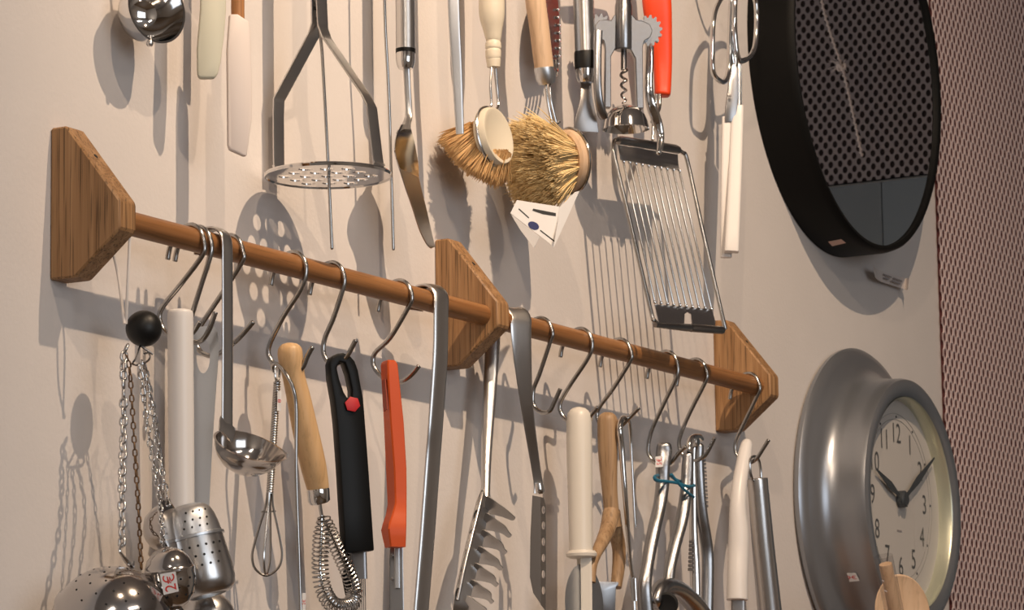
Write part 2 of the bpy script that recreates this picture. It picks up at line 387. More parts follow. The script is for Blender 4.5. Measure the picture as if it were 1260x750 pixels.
# ------------------------------------------------------------------ the oak rail
BR = [(0, 0), (.028, 0), (.0775, .0400), (.0775, .066), (.018, .141), (0, .141)]
BAY, THK = .6995, .0265
RD, RZ, RR = .0580, .0530, .0112
def make_rail(z0, label, name='hook_rail'):
    t = Thing(name, label, 'rail', (0, 0, z0))
    for i in range(3):
        x = BAY * i; b = new()
        slab(b, [[V((x, -d, z0 + z)) for d, z in BR]], V((-1, 0, 0)), THK, .0018, 1)
        o = t.part('bracket', b, OAK, ang=25)
        n = V((0, -.783, .622)).normalized(); n = V((0, -(.141 - .066), .0775 - .018)).normalized()
        p = V((x + THK * .55, -.0405, z0 + .1127)); b = new()
        lathe(b, p, n, [(0, .0003), (.0022, .0003), (.003, -.0006)], 14); t.part('screw_hole', b, HOLE, o, label='dark screw hole in the slanted edge')
    for i in range(2):
        b = new(); tube(b, [V((BAY * i + THK - .004, -RD, z0 + RZ)), V((BAY * (i + 1) + .004, -RD, z0 + RZ))], RR, n=28)
        t.part('rod', b, DOWEL)
    return t
make_rail(0, 'oak rail of three pentagon brackets joined by two round dowels')
ZU = .62
make_rail(ZU, 'upper oak hook rail above the frame carrying the upper row of tools')

# ------------------------------------------------------------------ s-hooks
TOP = [(.031, .036), (.0345, .0495), (.043, .0618), (.057, .0668), (.0672, .0615), (.0722, .049)]
HOOKS = {
 'h1': (.1432, [(.070, .036), (.046, .011), (.027, -.007), (.022, -.018), (.028, -.032), (.042, -.040), (.058, -.037), (.068, -.026)], 'bright s-hook nearest the left bracket through the long white handle'),
 'h2': (.1555, [(.071, .037), (.061, .011), (.053, -.010), (.047, -.027), (.050, -.041), (.061, -.042), (.070, -.032), (.077, -.016)], 'dark steep s-hook holding the slotted flat silver plate'),
 'h3': (.2096, [(.072, .041), (.055, .019), (.027, -.014), (.018, -.027), (.023, -.042), (.040, -.048), (.061, -.038), (.073, -.029), (.084, -.019)], 'wide s-hook passing behind the upright ladle handle'),
 'h4': (.3227, [(.0665, .030), (.045, .003), (.029, -.024), (.030, -.037), (.041, -.048), (.056, -.0525), (.067, -.049), (.073, -.038), (.079, -.029)], 'steel s-hook holding the mini whisk and the wooden handled spring whisk'),
 'h5': (.3942, [(.069, .035), (.059, .010), (.049, -.009), (.047, -.023), (.053, -.034), (.064, -.036), (.074, -.030), (.080, -.022), (.085, -.014)], 'steel s-hook whose tip pokes through the black handle'),
 'h6': (.5269, [(.068, .038), (.046, .008), (.027, -.007), (.026, -.021), (.038, -.034), (.051, -.0395), (.062, -.038), (.072, -.032), (.080, -.024)], 'steel s-hook through the orange peeler handle'),
 'h7': (.8338, [(.069, .039), (.055, .004), (.047, -.013), (.047, -.030), (.057, -.0385), (.067, -.038), (.073, -.029), (.081, -.014)], 'empty s-hook just right of the scalloped scoop'),
 'h8': (.9289, [(.067, .033), (.042, .002), (.030, -.016), (.031, -.028), (.040, -.038), (.052, -.042), (.063, -.038), (.078, -.024)], 'steel s-hook carrying the cream handled pizza cutter'),
 'h9': (1.0265, [(.070, .039), (.048, .010), (.030, -.010), (.026, -.020), (.031, -.031), (.043, -.037), (.056, -.035), (.068, -.026), (.081, -.015)], 'steel s-hook carrying the wooden peeler and the wire tool'),
 'h10': (1.1476, [(.070, .034), (.051, .001), (.036, -.027), (.031, -.050), (.037, -.063), (.050, -.0695), (.061, -.066), (.071, -.056), (.081, -.048)], 'longest s-hook holding the priced garlic press'),
 'h11': (1.2274, [(.070, .038), (.050, .005), (.036, -.022), (.033, -.037), (.039, -.050), (.053, -.056), (.066, -.052), (.074, -.042), (.081, -.030)], 'steel s-hook holding the toothed nutcracker'),
 'h12': (1.3788, [(.069, .039), (.049, .004), (.038, -.017), (.037, -.030), (.044, -.041), (.055, -.045), (.065, -.041), (.074, -.030), (.083, -.018)], 's-hook against the right bracket with white handle and steel tube'),
}
def hook(x, low, label, dz=0, group='s-hooks on the oak rail'):
    b = new(); pts = cat(TOP + low, 5); tube(b, [V((x, -d, z + dz)) for d, z in pts],   .0025, n=10, r0=.0008, r1=.0008)
    return solo('s_hook', b, WIRE, (x, -RD, RZ + dz), label, 'hook', group)
for k, (x, low, lab) in HOOKS.items(): hook(x, low, lab)
UPLOW = HOOKS['h4'][1]
def uphook(x): hook(x, UPLOW, 's-hook above the frame for the %s' % ' '.join(t.o['label'].split(' with')[0].split()[:10]), ZU, 's-hooks on the upper rail')

def proj(p):
    d = V(p) - CAM; z = d.dot(FW); return (630 + F * d.dot(RT) / z, 375 - F * d.dot(UP) / z)
def sheet(b, rows, th):                        # rows of (left px point + depth, right px point + depth)
    rows = cat(rows, 4); L = [P(r[0], r[1], r[2]) for r in rows]; Rr = [P(r[3], r[4], r[5]) for r in rows]; ring = []
    for i, (l, r) in enumerate(zip(L, Rr)):
        j = min(i + 1, len(L) - 1); tdir = (L[j] + Rr[j] - L[max(j - 1, 0)] - Rr[max(j - 1, 0)]).normalized(); n = (r - l).cross(tdir).normalized() * th
        ring.append([l, r, r + n, l + n])
    return loft(b, ring)
ZH = .572
def ext(px, py, d, z=ZH):                     # image point straight above (px, py, d) at height z
    p = P(px, py, d); return proj((p.x, p.y, z))
C0 = facing(0); C25 = facing(25); C40 = facing(40)

# ---- black ball on a cord with the chained tea infusers
t = Thing('hanging_cord', 'white cord loop tied round the rod beside the left bracket', 'cord', P(158, 300, .06))
b = new(); xk = P(158, 300, .07).x
l1 = [P(x, y, d) for x, y, d in ((155, 398, .06), (157, 350, .067), (159.5, 297, .0705))]
l2 = [P(x, y, d) for x, y, d in ((141, 318, .05), (147, 350, .054), (153, 398, .06))]
arc = [V((xk - .004 * k / 8, -RD - (RR + .0012) * math.cos(PI * k / 8), RZ + (RR + .0012) * math.sin(PI * k / 8))) for k in range(9)]
tube(b, [V(q) for q in cat([tuple(v) for v in l1 + arc + l2], 4)], .0014, n=8)
t.part('cord', b, CORD)
t = Thing('ball_knob', 'matte black round ball hanging on the white cord', 'ball', P(177, 404, .062))
b = new(); c = P(177, 404, .062); r = 22.5 * mpp(c)
lathe(b, c, ZA, [(r * math.sin(a), -r * math.cos(a)) for a in [PI * k / 24 for k in range(25)]], 36); t.part('ball', b, RUBBER)
b = new(); tpx(b, [(172, 424, .06, 1.6), (180, 430, .064, 1.6), (186, 434, .067, 1.4), (188, 436, .068, 1.2)], n=8); t.part('stem', b, DKSTEEL)

def link_mesh(L, W, wr, name, mt):
    b = new(); pts = []
    hw, hl = W / 2 - wr, L / 2 - wr
    for k in range(14):
        a = 2 * PI * k / 14; pts.append(V((hw * math.cos(a), 0, (hl - hw) * (1 if math.sin(a) >= 0 else -1) + hw * math.sin(a))))
    tube(b, pts, wr, n=6, closed=True); me = bpy.data.meshes.new(name); b.to_mesh(me); b.free(); me.materials.append(mt)
    for p in me.polygons: p.use_smooth = True
    return me
def chain(th, rows, L, W, wr, mt, name='chain_link'):
    pts = [P(*r) for r in cat(rows, 10)]; me = link_mesh(L, W, wr, name, mt); step = L - 2.1 * wr
    acc = [0]
    for a, b_ in zip(pts, pts[1:]): acc.append(acc[-1] + (b_ - a).length)
    n = int(acc[-1] / step); j = 0
    for i in range(n):
        s = (i + .5) * acc[-1] / n
        while j < len(acc) - 2 and acc[j + 1] < s: j += 1
        p = pts[j].lerp(pts[j + 1], (s - acc[j]) / (acc[j + 1] - acc[j])); tg = (pts[j + 1] - pts[j]).normalized()
        o = bpy.data.objects.new(name, me); COL.objects.link(o); o.parent = th.o
        o.location = p - th.loc; q = tg.to_track_quat('Z', 'Y')
        o.rotation_euler = (q.to_matrix() @ Matrix.Rotation((PI / 2 if i % 2 else 0) + .55 + random.uniform(-.2, .2), 3, 'Z')).to_euler()
def dots(b, c, ax, prof, angs, a0, rad):      # small dark discs standing for drilled perforations on a lathe profile
    ax = V(ax).normalized(); a = (a0 - ax * a0.dot(ax)).normalized(); bb = ax.cross(a)
    for (r, h, nr, nh) in prof:
        for th in angs:
            d = a * math.cos(th) + bb * math.sin(th); n = (d * nr + ax * nh).normalized(); p = c + d * r + ax * h
            lathe(b, p, n, [(0, .00025), (rad, .00025), (rad, -.0006)], 8)

t = Thing('tea_infuser', 'large round chrome mesh ball infuser at the bottom left on a heavy chain', 'tea infuser', P(138, 771, .085), 'tea infusers on chains')
c = P(138, 773, .085); r = 77 * mpp(c); ax = (UP * .80 + RT * .52 - FW * .30).normalized()
b = new(); lathe(b, c, ax, [(r * math.sin(a), -r * math.cos(a)) for a in [PI * k / 40 for k in range(21)]], 48)
t.part('lower_half', b, WORN)
b = new(); lathe(b, c, ax, [(r * 1.03, -.0015), (r * 1.035, 0), (r * 1.03, .0015)] + [(r * math.sin(a), r * math.cos(a)) for a in [PI / 2 * (1 - k / 20) for k in range(1, 21)]], 48)
ob = t.part('upper_half', b, WORN)
b = new()
for k, nn in ((22, 8), (36, 14), (50, 18), (64, 20)):
    a = math.radians(k); dots(b, c, ax, [(r * math.sin(a), r * math.cos(a), math.sin(a), math.cos(a))], [2 * PI * i / nn for i in range(nn)], RT, .0010)
t.part('perforations', b, HOLE, ob)
chain(t, [(157, 424, .06), (152, 445, .06), (152, 520, .062), (150, 600, .076), (150, 672, .085)], .0112, .0088, .0014, STEEL)
b = new(); tpx(b, [(150, 668, .085, 1.8), (147, 676, .086, 1.8), (151, 684, .087, 2.4), (158, 693, .089, 3.4), (163, 697, .090, 2.6), (164, 690, .089, 1.5)], n=8); t.part('latch_hook', b, CHROME)
chain(t, [(155, 436, .061), (160, 460, .061), (165, 540, .068), (170, 620, .078), (174, 700, .091)], .0080, .0052, .00078, RUST, 'rusty_chain_link')

t = Thing('tea_infuser', 'egg shaped chrome tea infuser with the 2€ price sticker', 'tea infuser', P(207, 672, .122), 'tea infusers on chains')
ax = (UP * .985 - RT * .13).normalized(); c = P(208, 699, .122); k = mpp(c)
b = new(); up = [(0, 27), (6, 26.5), (13, 24), (20, 19), (26, 12), (29.5, 4), (31, 0), (32, -.6), (32, -2.2), (29.5, -2.4)]
lathe(b, c, ax, [(x * k, y * k) for x, y in up], 40); ob = t.part('upper_half', b, WORN)
lo = [(29.5, -2), (31.5, -2.4), (31.5, -3.8), (31, -5), (31.6, -12), (30.6, -22), (27.6, -32), (22, -41), (15, -46), (11, -48), (10, -50), (11.5, -53), (9, -55), (0, -56)]
b = new(); lathe(b, c, ax, [(x * k, y * k) for x, y in lo], 40); ol = t.part('lower_half', b, WORN)
b = new(); f0 = C0
for h, rr in ((-13, 31.6), (-23, 30.4), (-33, 27.1)): dots(b, c, ax, [(rr * k, h * k, 1, -.25)], [2 * PI * i / 14 + h * .1 for i in range(14)], f0, .0011)
t.part('perforations', b, HOLE, ol)
n = (C0 * .98 - RT * .12).normalized(); p0 = c + n * (31.9 * k)
cs = [onpl(x, y, p0, n) for x, y in ((197, 706), (216, 702.5), (220, 727), (201.5, 731.5))]
sticker(t, cs, n, s='2€', xd=(cs[0] - cs[3]).normalized(), yd=(cs[3] - cs[2]).normalized(), h=15 * k, sx=.95, parent=ol)
chain(t, [(171, 447, .066), (178, 500, .069), (186, 555, .082), (196, 612, .103), (200, 668, .122)], .0094, .0064, .00105, CHROME)
b = new(); tpx(b, [(173, 424, .061, 1.3), (166, 442, .063, 1.4), (163, 447, .064, 1.4), (168, 449, .064, 1.4), (178, 446, .065, 1.4), (184, 441, .066, 1.4), (183, 434, .066, 1.3), (176, 436, .065, 1.3)], k=4, n=8); t.part('clip', b, CHROME)
b = new(); tube(b, [P(200, 666, .122) + V((.0035 * math.cos(a), 0, .0035 * math.sin(a))) for a in [2 * PI * i / 14 for i in range(14)]], .0008, n=6, closed=True); t.part('ring', b, CHROME)

t = Thing('tea_infuser', 'barrel shaped steel tea infuser with drilled holes leaning behind the egg', 'tea infuser', P(225, 622, .096), 'tea infusers on chains')
ax = (-UP * .955 + RT * .26 - FW * .14).normalized(); c = P(228, 621, .094); k = mpp(c)
b = new(); lathe(b, c, ax, [(x * k, y * k) for x, y in [(0, 0), (14, .6), (23, 3.5), (29, 9), (32, 16), (34.5, 28), (36, 40), (38.5, 41), (38.5, 44), (35, 44.6)]], 44); ou = t.part('upper_half', b, SATIN)
b = new(); lathe(b, c, ax, [(x * k, y * k) for x, y in [(36, 44), (37, 60), (38.5, 82), (38, 98), (35.5, 108), (29, 114), (20, 116), (16, 114), (0, 114)]], 44); ol = t.part('lower_half', b, STEEL)
b = new()
for h, rr in ((56, 37.0), (68, 37.8), (80, 38.5)): dots(b, c, ax, [(rr * k, h * k, 1, 0)], [PI * 2 * i / 22 + h * .013 for i in range(8)], (RT - C0 * .15), .0012)
for h, rr in ((13, 31.2), (23, 33.9), (32, 35.4)): dots(b, c, ax, [(rr * k, h * k, 1, -.3)], [PI * 2 * i / 22 + h * .01 for i in range(4)], (C0 * .5 + RT * .8), .0010)
t.part('perforations', b, HOLE, ol)
chain(t, [(174, 443, .064), (186, 500, .066), (194, 550, .078), (203, 600, .088), (207, 622, .094)], .0094, .0064, .00105, CHROME)
b = new(); c2 = P(199, 652, .088); ax2 = (RT * .93 + UP * .25 - FW * .25).normalized(); k2 = mpp(c2)
lathe(b, c2 + ax2 * (8 * k2), ax2, [(0, -30 * k2), (12 * k2, -28 * k2), (22 * k2, -22 * k2), (30 * k2, -10 * k2), (33 * k2, 2 * k2), (35.5 * k2, 3 * k2), (35.5 * k2, 5.5 * k2), (32 * k2, 6 * k2), (0, 6 * k2)], 40)
t.part('hinged_lid', b, WORN)
t = Thing('tea_infuser', 'smooth grey infuser ball cut by the frame bottom below the barrel', 'tea infuser', P(252, 770, .082), 'tea infusers on chains')
c = P(252, 766, .082); r = 39 * mpp(c)
b = new(); lathe(b, c, ZA, [(r * math.sin(a), -r * math.cos(a)) for a in [PI * i / 36 for i in range(19)]], 40); t.part('lower_half', b, STEEL)
b = new(); lathe(b, c, ZA, [(r * 1.04, 0), (r * 1.04, .0014)] + [(r * math.sin(a), r * math.cos(a) + .0014) for a in [PI / 2 * (1 - i / 18) for i in range(1, 19)]], 40); t.part('upper_half', b, STEEL)
chain(t, [(178, 446, .058), (192, 520, .060), (205, 620, .062), (240, 735, .080)], .0088, .0052, .0008, DKSTEEL)

# ---- long white handle on the first hook
t = Thing('spatula', 'long straight white plastic handle hanging beside the black ball', 'spatula', P(222, 382, .052))
b = new(); tpx(b, [(222, 381, .052, 16), (222, 420, .052, 16), (223, 540, .051, 16), (224, 634, .050, 15.5)], k=4, n=24, r0=.004, r1=.004)
t.part('handle', b, WHITE)
b = new(); rib(b, [(224, 634, .050, 7), (225, 660, .047, 9), (226, 690, .044, 22), (227, 745, .042, 24)], XA, .0016); t.part('blade', b, STEEL)

# ---- slotted flat plate
t = Thing('dough_scraper', 'flat silver plate with an oblong hanging slot behind the white handle', 'scraper', P(246, 402, .048))
b = new(); spx(b, [(232, 403), (258, 400.5), (264, 402), (268, 407), (269.5, 430), (266, 476), (261, 550), (256.5, 640), (252, 700), (214, 700), (222, 500)], .05, C0, .0013,
    holes=[ell(250, 437, 8.5, 22, 20)])
t.part('plate', b, SATIN)

# ---- ladle with hooked strip handle
t = Thing('sauce_ladle', 'steel ladle with flat hooked handle and spouted bowl, left on the rod', 'ladle', P(279, 284, .073))
xl = P(279, 330, .074).x; b = new()
hp = [(.043, .044), (.0435, .055), (.049, .0655), (.058, .0685), (.067, .066), (.0735, .057), (.0745, .03), (.0745, -.05), (.074, -.117), (.0745, -.1245)]
pp = [V((xl, -d, z)) for d, z in cat(hp, 5)]; tube(b, pp, 7.0 * mpp(pp[0]) / .62, .0019, n=18, wd=XA, sq=2.8); t.part('handle', b, STEEL)
c = P(306, 549, .085); k = mpp(c); maj = (RT * math.cos(.33) - UP * math.sin(.33)); up_ = (UP * math.cos(.33) + RT * math.sin(.33))
nb = (up_ * .955 - FW * .28).normalized(); R = 44 * k
outp = [(0, -.80), (.3, -.77), (.58, -.65), (.8, -.44), (.93, -.22), (1, 0), (1.03, .02)]
prof = [(x * R, y * R) for x, y in outp] + [(x * R - .0012, y * R + .0008) for x, y in outp[::-1][1:-1]] + [(0, -.8 * R + .0012)]
b = new(); lathe(b, c, nb, prof, 48)
for v in b.verts:                              # pull out the pouring lip on the right
    q = v.co - c; e = q.dot(maj) / R; h = q.dot(nb) / R
    if e > .6 and h > -.35: v.co += (maj * .10 + nb * .05) * R * ((e - .6) / .4) ** 2 * (h + .35) / .37
ob = t.part('bowl', b, WORN)
b = new(); rib(b, [(280, 519, .0745, 7), (279, 527, .076, 8), (277, 536, .077, 7)], XA, .002, k=3); t.part('bracket_tab', b, STEEL)

# ---- mini whisk
t = Thing('mini_whisk', 'tiny wire whisk with coiled handle and red price sticker', 'whisk', P(341, 452, .047))
b = new(); tpx(b, [(339, 449, .046, 1.5), (343, 452, .047, 1.5), (343.5, 462, .047, 1.5), (341, 470, .047, 1.5), (338.5, 462, .047, 1.5)], closed=True, n=6); t.part('hanging_loop', b, WIRE)
axp = [P(x, y, d) for x, y, d, r in cat([(341, 469, .047, 0), (336, 549, .046, 0), (332, 607, .045, 0)], 12)]
b = new(); tube(b, axp, .0027, n=8); hx = helix(axp, .0031, 46, 10); tube(b, hx, .00085, n=5); t.part('coiled_handle', b, WIRE)
top = P(332, 606, .045); bot = P(327.5, 708, .043); axw = (bot - top); k = mpp(top)
tear = [(0, 3), (.12, 4), (.22, 6), (.4, 11), (.6, 16), (.75, 18.5), (.88, 16), (.96, 9), (1, 0)]
def wloop(b, d, wr, dz=0, sc=1.0):
    L = [(h, r * sc) for h, r in tear]; pts = [top + axw * (h + dz) + d * (r * k) for h, r in L] + [top + axw * (h + dz) - d * (r * k) for h, r in L[::-1][1:]]
    tube(b, [V(q) for q in cat([tuple(p) for p in pts], 4)], wr, n=6)
b = new(); wloop(b, (RT * .98 + FW * .2).normalized(), .0013); t.part('wire_loop', b, WIRE)
b = new(); wloop(b, (RT * .15 + FW * .97).normalized(), .0013, -.012, .95); t.part('wire_loop', b, WIRE)
b = new(); tube(b, [P(322, 629.5, .045), P(339, 628.5, .045)], .0009, n=6); t.part('cross_wire', b, WIRE)
p0 = axp[14] + (C0 * .0042)
cs = [onpl(x, y, p0, C25) for x, y in ((341.5, 480.5), (346.2, 481), (345.5, 505.5), (340.8, 505))]
sticker(t, cs, C25, s='8', xd=(cs[0] - cs[3]).normalized(), yd=(cs[3] - cs[2]).normalized(), h=4.2 * k, sx=1.7)

# ---- long thick wire rod
t = Thing('wire_skewer', 'long bent thick steel wire hanging between the mini whisk and wooden handle', 'skewer', P(340, 450, .044))
b = new(); tpx(b, [(337, 457, .044, 2.3), (335, 449, .045, 2.3), (340, 447, .052, 2.3), (350, 457, .069, 2.3), (360.5, 477, .078, 2.3), (364.5, 505, .079, 2.3), (364.3, 575, .079, 2.3), (367, 660, .079, 2.3), (370, 752, .079, 2.3), (371, 790, .079, 2.3)], k=6, n=10); t.part('rod', b, WIRE)
p0 = P(374, 740, .082); cs = [onpl(x, y, p0, C0) for x, y in ((372, 729), (376.5, 729), (376, 752), (371.5, 752))]
sticker(t, cs, C0, s='2€', xd=(cs[0] - cs[3]).normalized(), yd=(cs[3] - cs[2]).normalized(), h=3.6 * mpp(p0), sx=1.2)

# ---- spring whisk with wooden handle
t = Thing('spring_whisk', 'blond wooden handled whisk ending in a wound steel spring', 'whisk', P(357, 424, .058))
b = new(); tpx(b, [(356.5, 421.5, .056, 15.5), (357.5, 440, .056, 15.5), (361.5, 463, .056, 14), (368, 492, .057, 15), (376, 530, .058, 16), (385, 570, .059, 16), (390.5, 596, .059, 14.2), (391.5, 602.5, .059, 13.2)], k=5, n=24, r0=.0095); t.part('handle', b, BEECH)
b = new(); tpx(b, [(391.3, 601, .059, 13.6), (391.5, 603, .059, 14), (392.6, 616, .059, 13.6), (393, 618, .059, 12)], k=0, n=28); t.part('ferrule', b, CHROME)
b = new(); tpx(b, [(393, 616, .059, 2.2), (394.5, 626, .059, 2.2), (396, 636, .059, 2.2)], n=8); t.part('neck_wire', b, WIRE)
lp_ = [(396, 634, .060, 0), (395, 665, .060, 0), (394, 700, .061, 0), (399, 728, .062, 0), (412, 745, .063, 0), (430, 744, .064, 0), (436, 728, .064, 0), (428, 703, .064, 0), (416, 677, .063, 0), (404, 650, .062, 0), (397, 637, .06, 0)]
pts = [P(x, y, d) for x, y, d, r in cat(lp_, 14)]; k = mpp(pts[0])
b = new(); tube(b, pts, 1.7 * k, n=8); t.part('wire_loop', b, WIRE)
b = new(); h = helix(pts, lambda s: (4 + 6 * min(1, s * 12) - 1.5 * max(0, s - .55) * 2) * k, 52, 14); tube(b, h, 1.05 * k, n=5); t.part('spring_coil', b, WIRE)

# ---- black handled brush
t = Thing('pastry_brush', 'black plastic handle with a hanging slot and red dot sticker', 'brush', P(420, 434, .066))
n = C25; hol = [(415, 452), (418.5, 445), (424.5, 446), (429.5, 460), (433.5, 479), (433.5, 488), (428.5, 490), (423.5, 482), (418, 466)]
b = new(); spx(b, [(406, 447), (409, 439), (416, 434.5), (423, 433.5), (431, 437), (437, 444), (441, 455), (444, 472), (447.5, 490), (451, 535), (454, 575), (457.5, 626), (461, 677), (425.5, 679.5), (422, 626), (419, 575), (415, 520), (411.5, 490), (407, 465)], .076, n, .0145, holes=[hol], bevel=.0016)
t.part('handle', b, BLACK)
p0 = onpl(434, 497, P(428, 520.5, .076), n) + n * .0006; b = new()
slab(b, [[onpl(434 + 9.6 * math.cos(a), 497 + 9.8 * math.sin(a), p0, n) for a in [2 * PI * (k + .2) / 6 for k in range(6)]]], n, .0012, .0003); t.part('dot_sticker', b, REDSTK, label='round red dot sticker')
b = new(); rib(b, [(440.5, 678, .064, 10.5), (441.5, 712, .064, 10.5)], RT, .009, k=0); t.part('ferrule', b, GREY)
for i in range(8):
    b = new(); x = 433 + i * 2.3; tpx(b, [(x, 711, .064, .8), (x + .8, 760, .064, .8)], k=0, n=6); t.part('bristle_wire', b, WIRE)
b = new(); rib(b, [(426, 681, .055, 4), (427, 702, .055, 4), (428, 704, .056, 8), (434, 730, .056, 9)], RT, .006, k=3); t.part('rear_block', b, BLACK)

# ---- orange peeler
t = Thing('peeler', 'squared orange plastic handled peeler with flared finger stop', 'peeler', P(482, 443, .062))
rows = [(443.5, 468, 477.5, 487.5), (447, 467, 477, 489.5), (465, 468, 477.5, 491.5), (517, 471, 480.5, 497), (575, 473.5, 485, 500.5), (605, 475, 486, 500.8), (618, 475.5, 486.5, 500.7), (632, 473, 483, 500.6), (642, 469.5, 479.5, 500.4), (650, 467.5, 478, 500.2), (660, 469.5, 479, 500), (672, 472.5, 480.5, 499.5)]
W = facing(25).cross(ZA); W = -W if W.dot(RT) < 0 else W; B_ = -facing(25); rr = []
for y, xl_, xm, xr in rows:
    pm = P(xm, y, .068); kk = mpp(pm); wv = W * ((xr - xm) * kk / W.dot(RT)); bv = B_ * ((xm - xl_) * kk / max(.2, -B_.dot(RT)))
    q = [pm, pm + wv, pm + wv + bv, pm + bv]; o = []
    for i in range(4):
        a, c_, e = q[i - 1], q[i], q[(i + 1) % 4]; o += [c_ + (a - c_).normalized() * .0013, c_ + (e - c_).normalized() * .0013]
    rr.append(o)
r0_ = [sum(rr[0], V()) / 8 + (p - sum(rr[0], V()) / 8) * .82 + ZA * .0012 for p in rr[0]]
b = new(); loft(b, [r0_] + rr); t.part('handle', b, ORANGE, ang=30)
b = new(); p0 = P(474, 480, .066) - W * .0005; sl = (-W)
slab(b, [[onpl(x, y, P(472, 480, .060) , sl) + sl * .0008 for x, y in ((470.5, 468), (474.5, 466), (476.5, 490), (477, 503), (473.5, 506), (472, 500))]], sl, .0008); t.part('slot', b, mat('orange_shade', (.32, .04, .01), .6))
b = new(); rib(b, [(488, 671, .06, 8), (487.5, 690, .06, 8.5), (488, 752, .06, 9)], RT, .0012, k=0); t.part('blade', b, GREY)
b = new(); rib(b, [(488.5, 671, .0625, 3.2), (489, 723, .0625, 3.2)], RT, .0034, k=0); t.part('blade_holder', b, SATIN)
for y in (683, 712): b = new(); lathe(b, P(482.5, y, .0612), C0, [(0, .0012), (.0014, .001), (.0018, 0)], 12); t.part('rivet', b, DKSTEEL)

# ---- long steel strip handle
t = Thing('serving_ladle', 'long plain steel strip handle hooked over the rod left of the middle bracket', 'ladle', P(543, 358, .074))
b = new(); xj = P(543, 364, .074).x
p_ = [V((xj, -d, z)) for d, z in ((.0425, .044), (.0435, .055), (.049, .0655), (.058, .0685), (.067, .066), (.0735, .057))] + [P(x, y, d) for x, y, d in ((542.5, 385, .0745), (541.5, 440, .0735), (536, 520, .069), (532.5, 565, .064), (525.5, 660, .058), (518, 750, .052), (514, 800, .048))]
R = [V(q) for q in cat([tuple(v) for v in p_], 5)]; tube(b, R, [8.2 * mpp(p) / .66 for p in R], .0026, n=20, wd=(XA * .9 + DA * .25).normalized(), sq=2.7); t.part('handle', b, STEEL)

# ---- spaghetti server
t = Thing('spaghetti_server', 'steel spaghetti server with curved teeth hanging behind the middle bracket', 'pasta server', P(606, 420, .045))
b = new(); tpx(b, [(606, 408, .034, 9.5), (605.5, 425, .034, 9.8), (602.5, 480, .036, 8.6), (598.5, 560, .044, 6.6), (597.5, 600, .049, 5.8), (596, 612, .05, 7)], k=4, n=18, ry=.0042, wd=RT, sq=2.4); oh = t.part('handle', b, STEEL)
q = P(608, 408, .034); x = q.x; b = new(); tube(b, [V(p) for p in cat([(x, -.034, q.z - .004), (x, -.036, .03), (x, -.042, .052), (x, -.050, .0655), (x, -.060, .0675), (x, -.068, .062)], 4)], .0022, n=10); t.part('hook_end', b, WIRE, oh)
b = new(); sheet(b, [(593, 602, .050, 601, 602, .050), (588.5, 612, .052, 602, 618, .056), (582, 635, .053, 599, 640, .060), (571, 680, .054, 591, 684, .063), (560, 731, .053, 579, 735, .062), (557.5, 752, .050, 574, 758, .057)], .0014); ob = t.part('head', b, STEEL)
b = new(); tpx(b, [(594, 606, .054, 2.2), (590, 622, .056, 2.4), (583, 650, .057, 2.4), (572, 695, .058, 2.4), (563, 738, .056, 2.2)], k=4, n=10); t.part('ridge', b, STEEL, ob)
tips = [(633, 637.5), (628.5, 658.5), (623, 679), (618, 699), (612.5, 719), (606.7, 740), (600, 758)]
bas = [(600, 622), (598, 642), (594, 662.5), (589.5, 683), (585, 703.5), (580.5, 724), (575.5, 744)]
nt_ = (C0 * .8 + RT * .1 + UP * .5).normalized()
for (bx, by), (tx, ty) in zip(bas, tips):
    o = cat([(bx - 1, by - 11), (bx + 11, by - 3.5), (bx + 23, by + 5), (tx - 2, ty - 3.4), (tx + 1, ty), (tx - 3, ty + 2.6), (bx + 19, by + 14), (bx + 8, by + 11), (bx - 3, by + 8)], 3, True)
    b = new(); p0 = P(bx, by, .060); n = (C0 * .72 - RT * .30 - UP * .62).normalized(); slab(b, [[onpl(x, y, p0, n) for x, y in o]], n, .0012); t.part('tooth', b, STEEL)
b = new()
for i in range(5):
    bx, by = 585 - i * 5.6, 632 + i * 24; lp2 = P(bx, by, .0545) + C0 * .0012
    slab(b, [[onpl(x, y, lp2, C0) for x, y in ell(bx, by, 1.7, 5.6, 12, .25)]], C0, .0004)
t.part('slots', b, HOLE, ob)

# ---- scalloped scoop
t = Thing('scalloped_scoop', 'steel strip tool hooked over the rod right of the middle bracket with holed edge', 'scoop', P(640, 392, .072))
xs = P(641, 398, .0735).x; b = new()
p_ = [V((xs, -d, z)) for d, z in ((.0425, .046), (.0435, .055), (.049, .0655), (.058, .0685), (.067, .066), (.0735, .057))] + [P(x, y, d) for x, y, d in ((641, 404, .0745), (643, 440, .073), (648.5, 500, .068), (657, 560, .062), (662, 592, .06), (663.5, 606, .06))]
hwp = [9.5, 9.5, 9.5, 9.5, 10.2, 10.8, 11, 9.5, 6.4, 5, 4.8, 6]
Q = [(*v, h) for v, h in zip(p_, hwp)]; R = cat([tuple(q) for q in Q], 5); pts = [V(q[:3]) for q in R]
tube(b, pts, [q[3] * mpp(p) / .75 for q, p in zip(R, pts)], .0011, n=16, wd=(XA * .85 + DA * .5).normalized(), sq=4); t.part('handle', b, STEEL)
b = new(); tpx(b, [(662.5, 594, .06, 5.5), (663.5, 603, .06, 6.8), (664, 607, .06, 5)], k=3, n=16); t.part('collar', b, CHROME)
b = new(); nL = facing(-6); spx(b, [(655, 609), (665, 611), (665.5, 743), (656, 729), (652, 710), (652.5, 660)], .06, nL, .0012); t.part('blade', b, DKSTEEL)
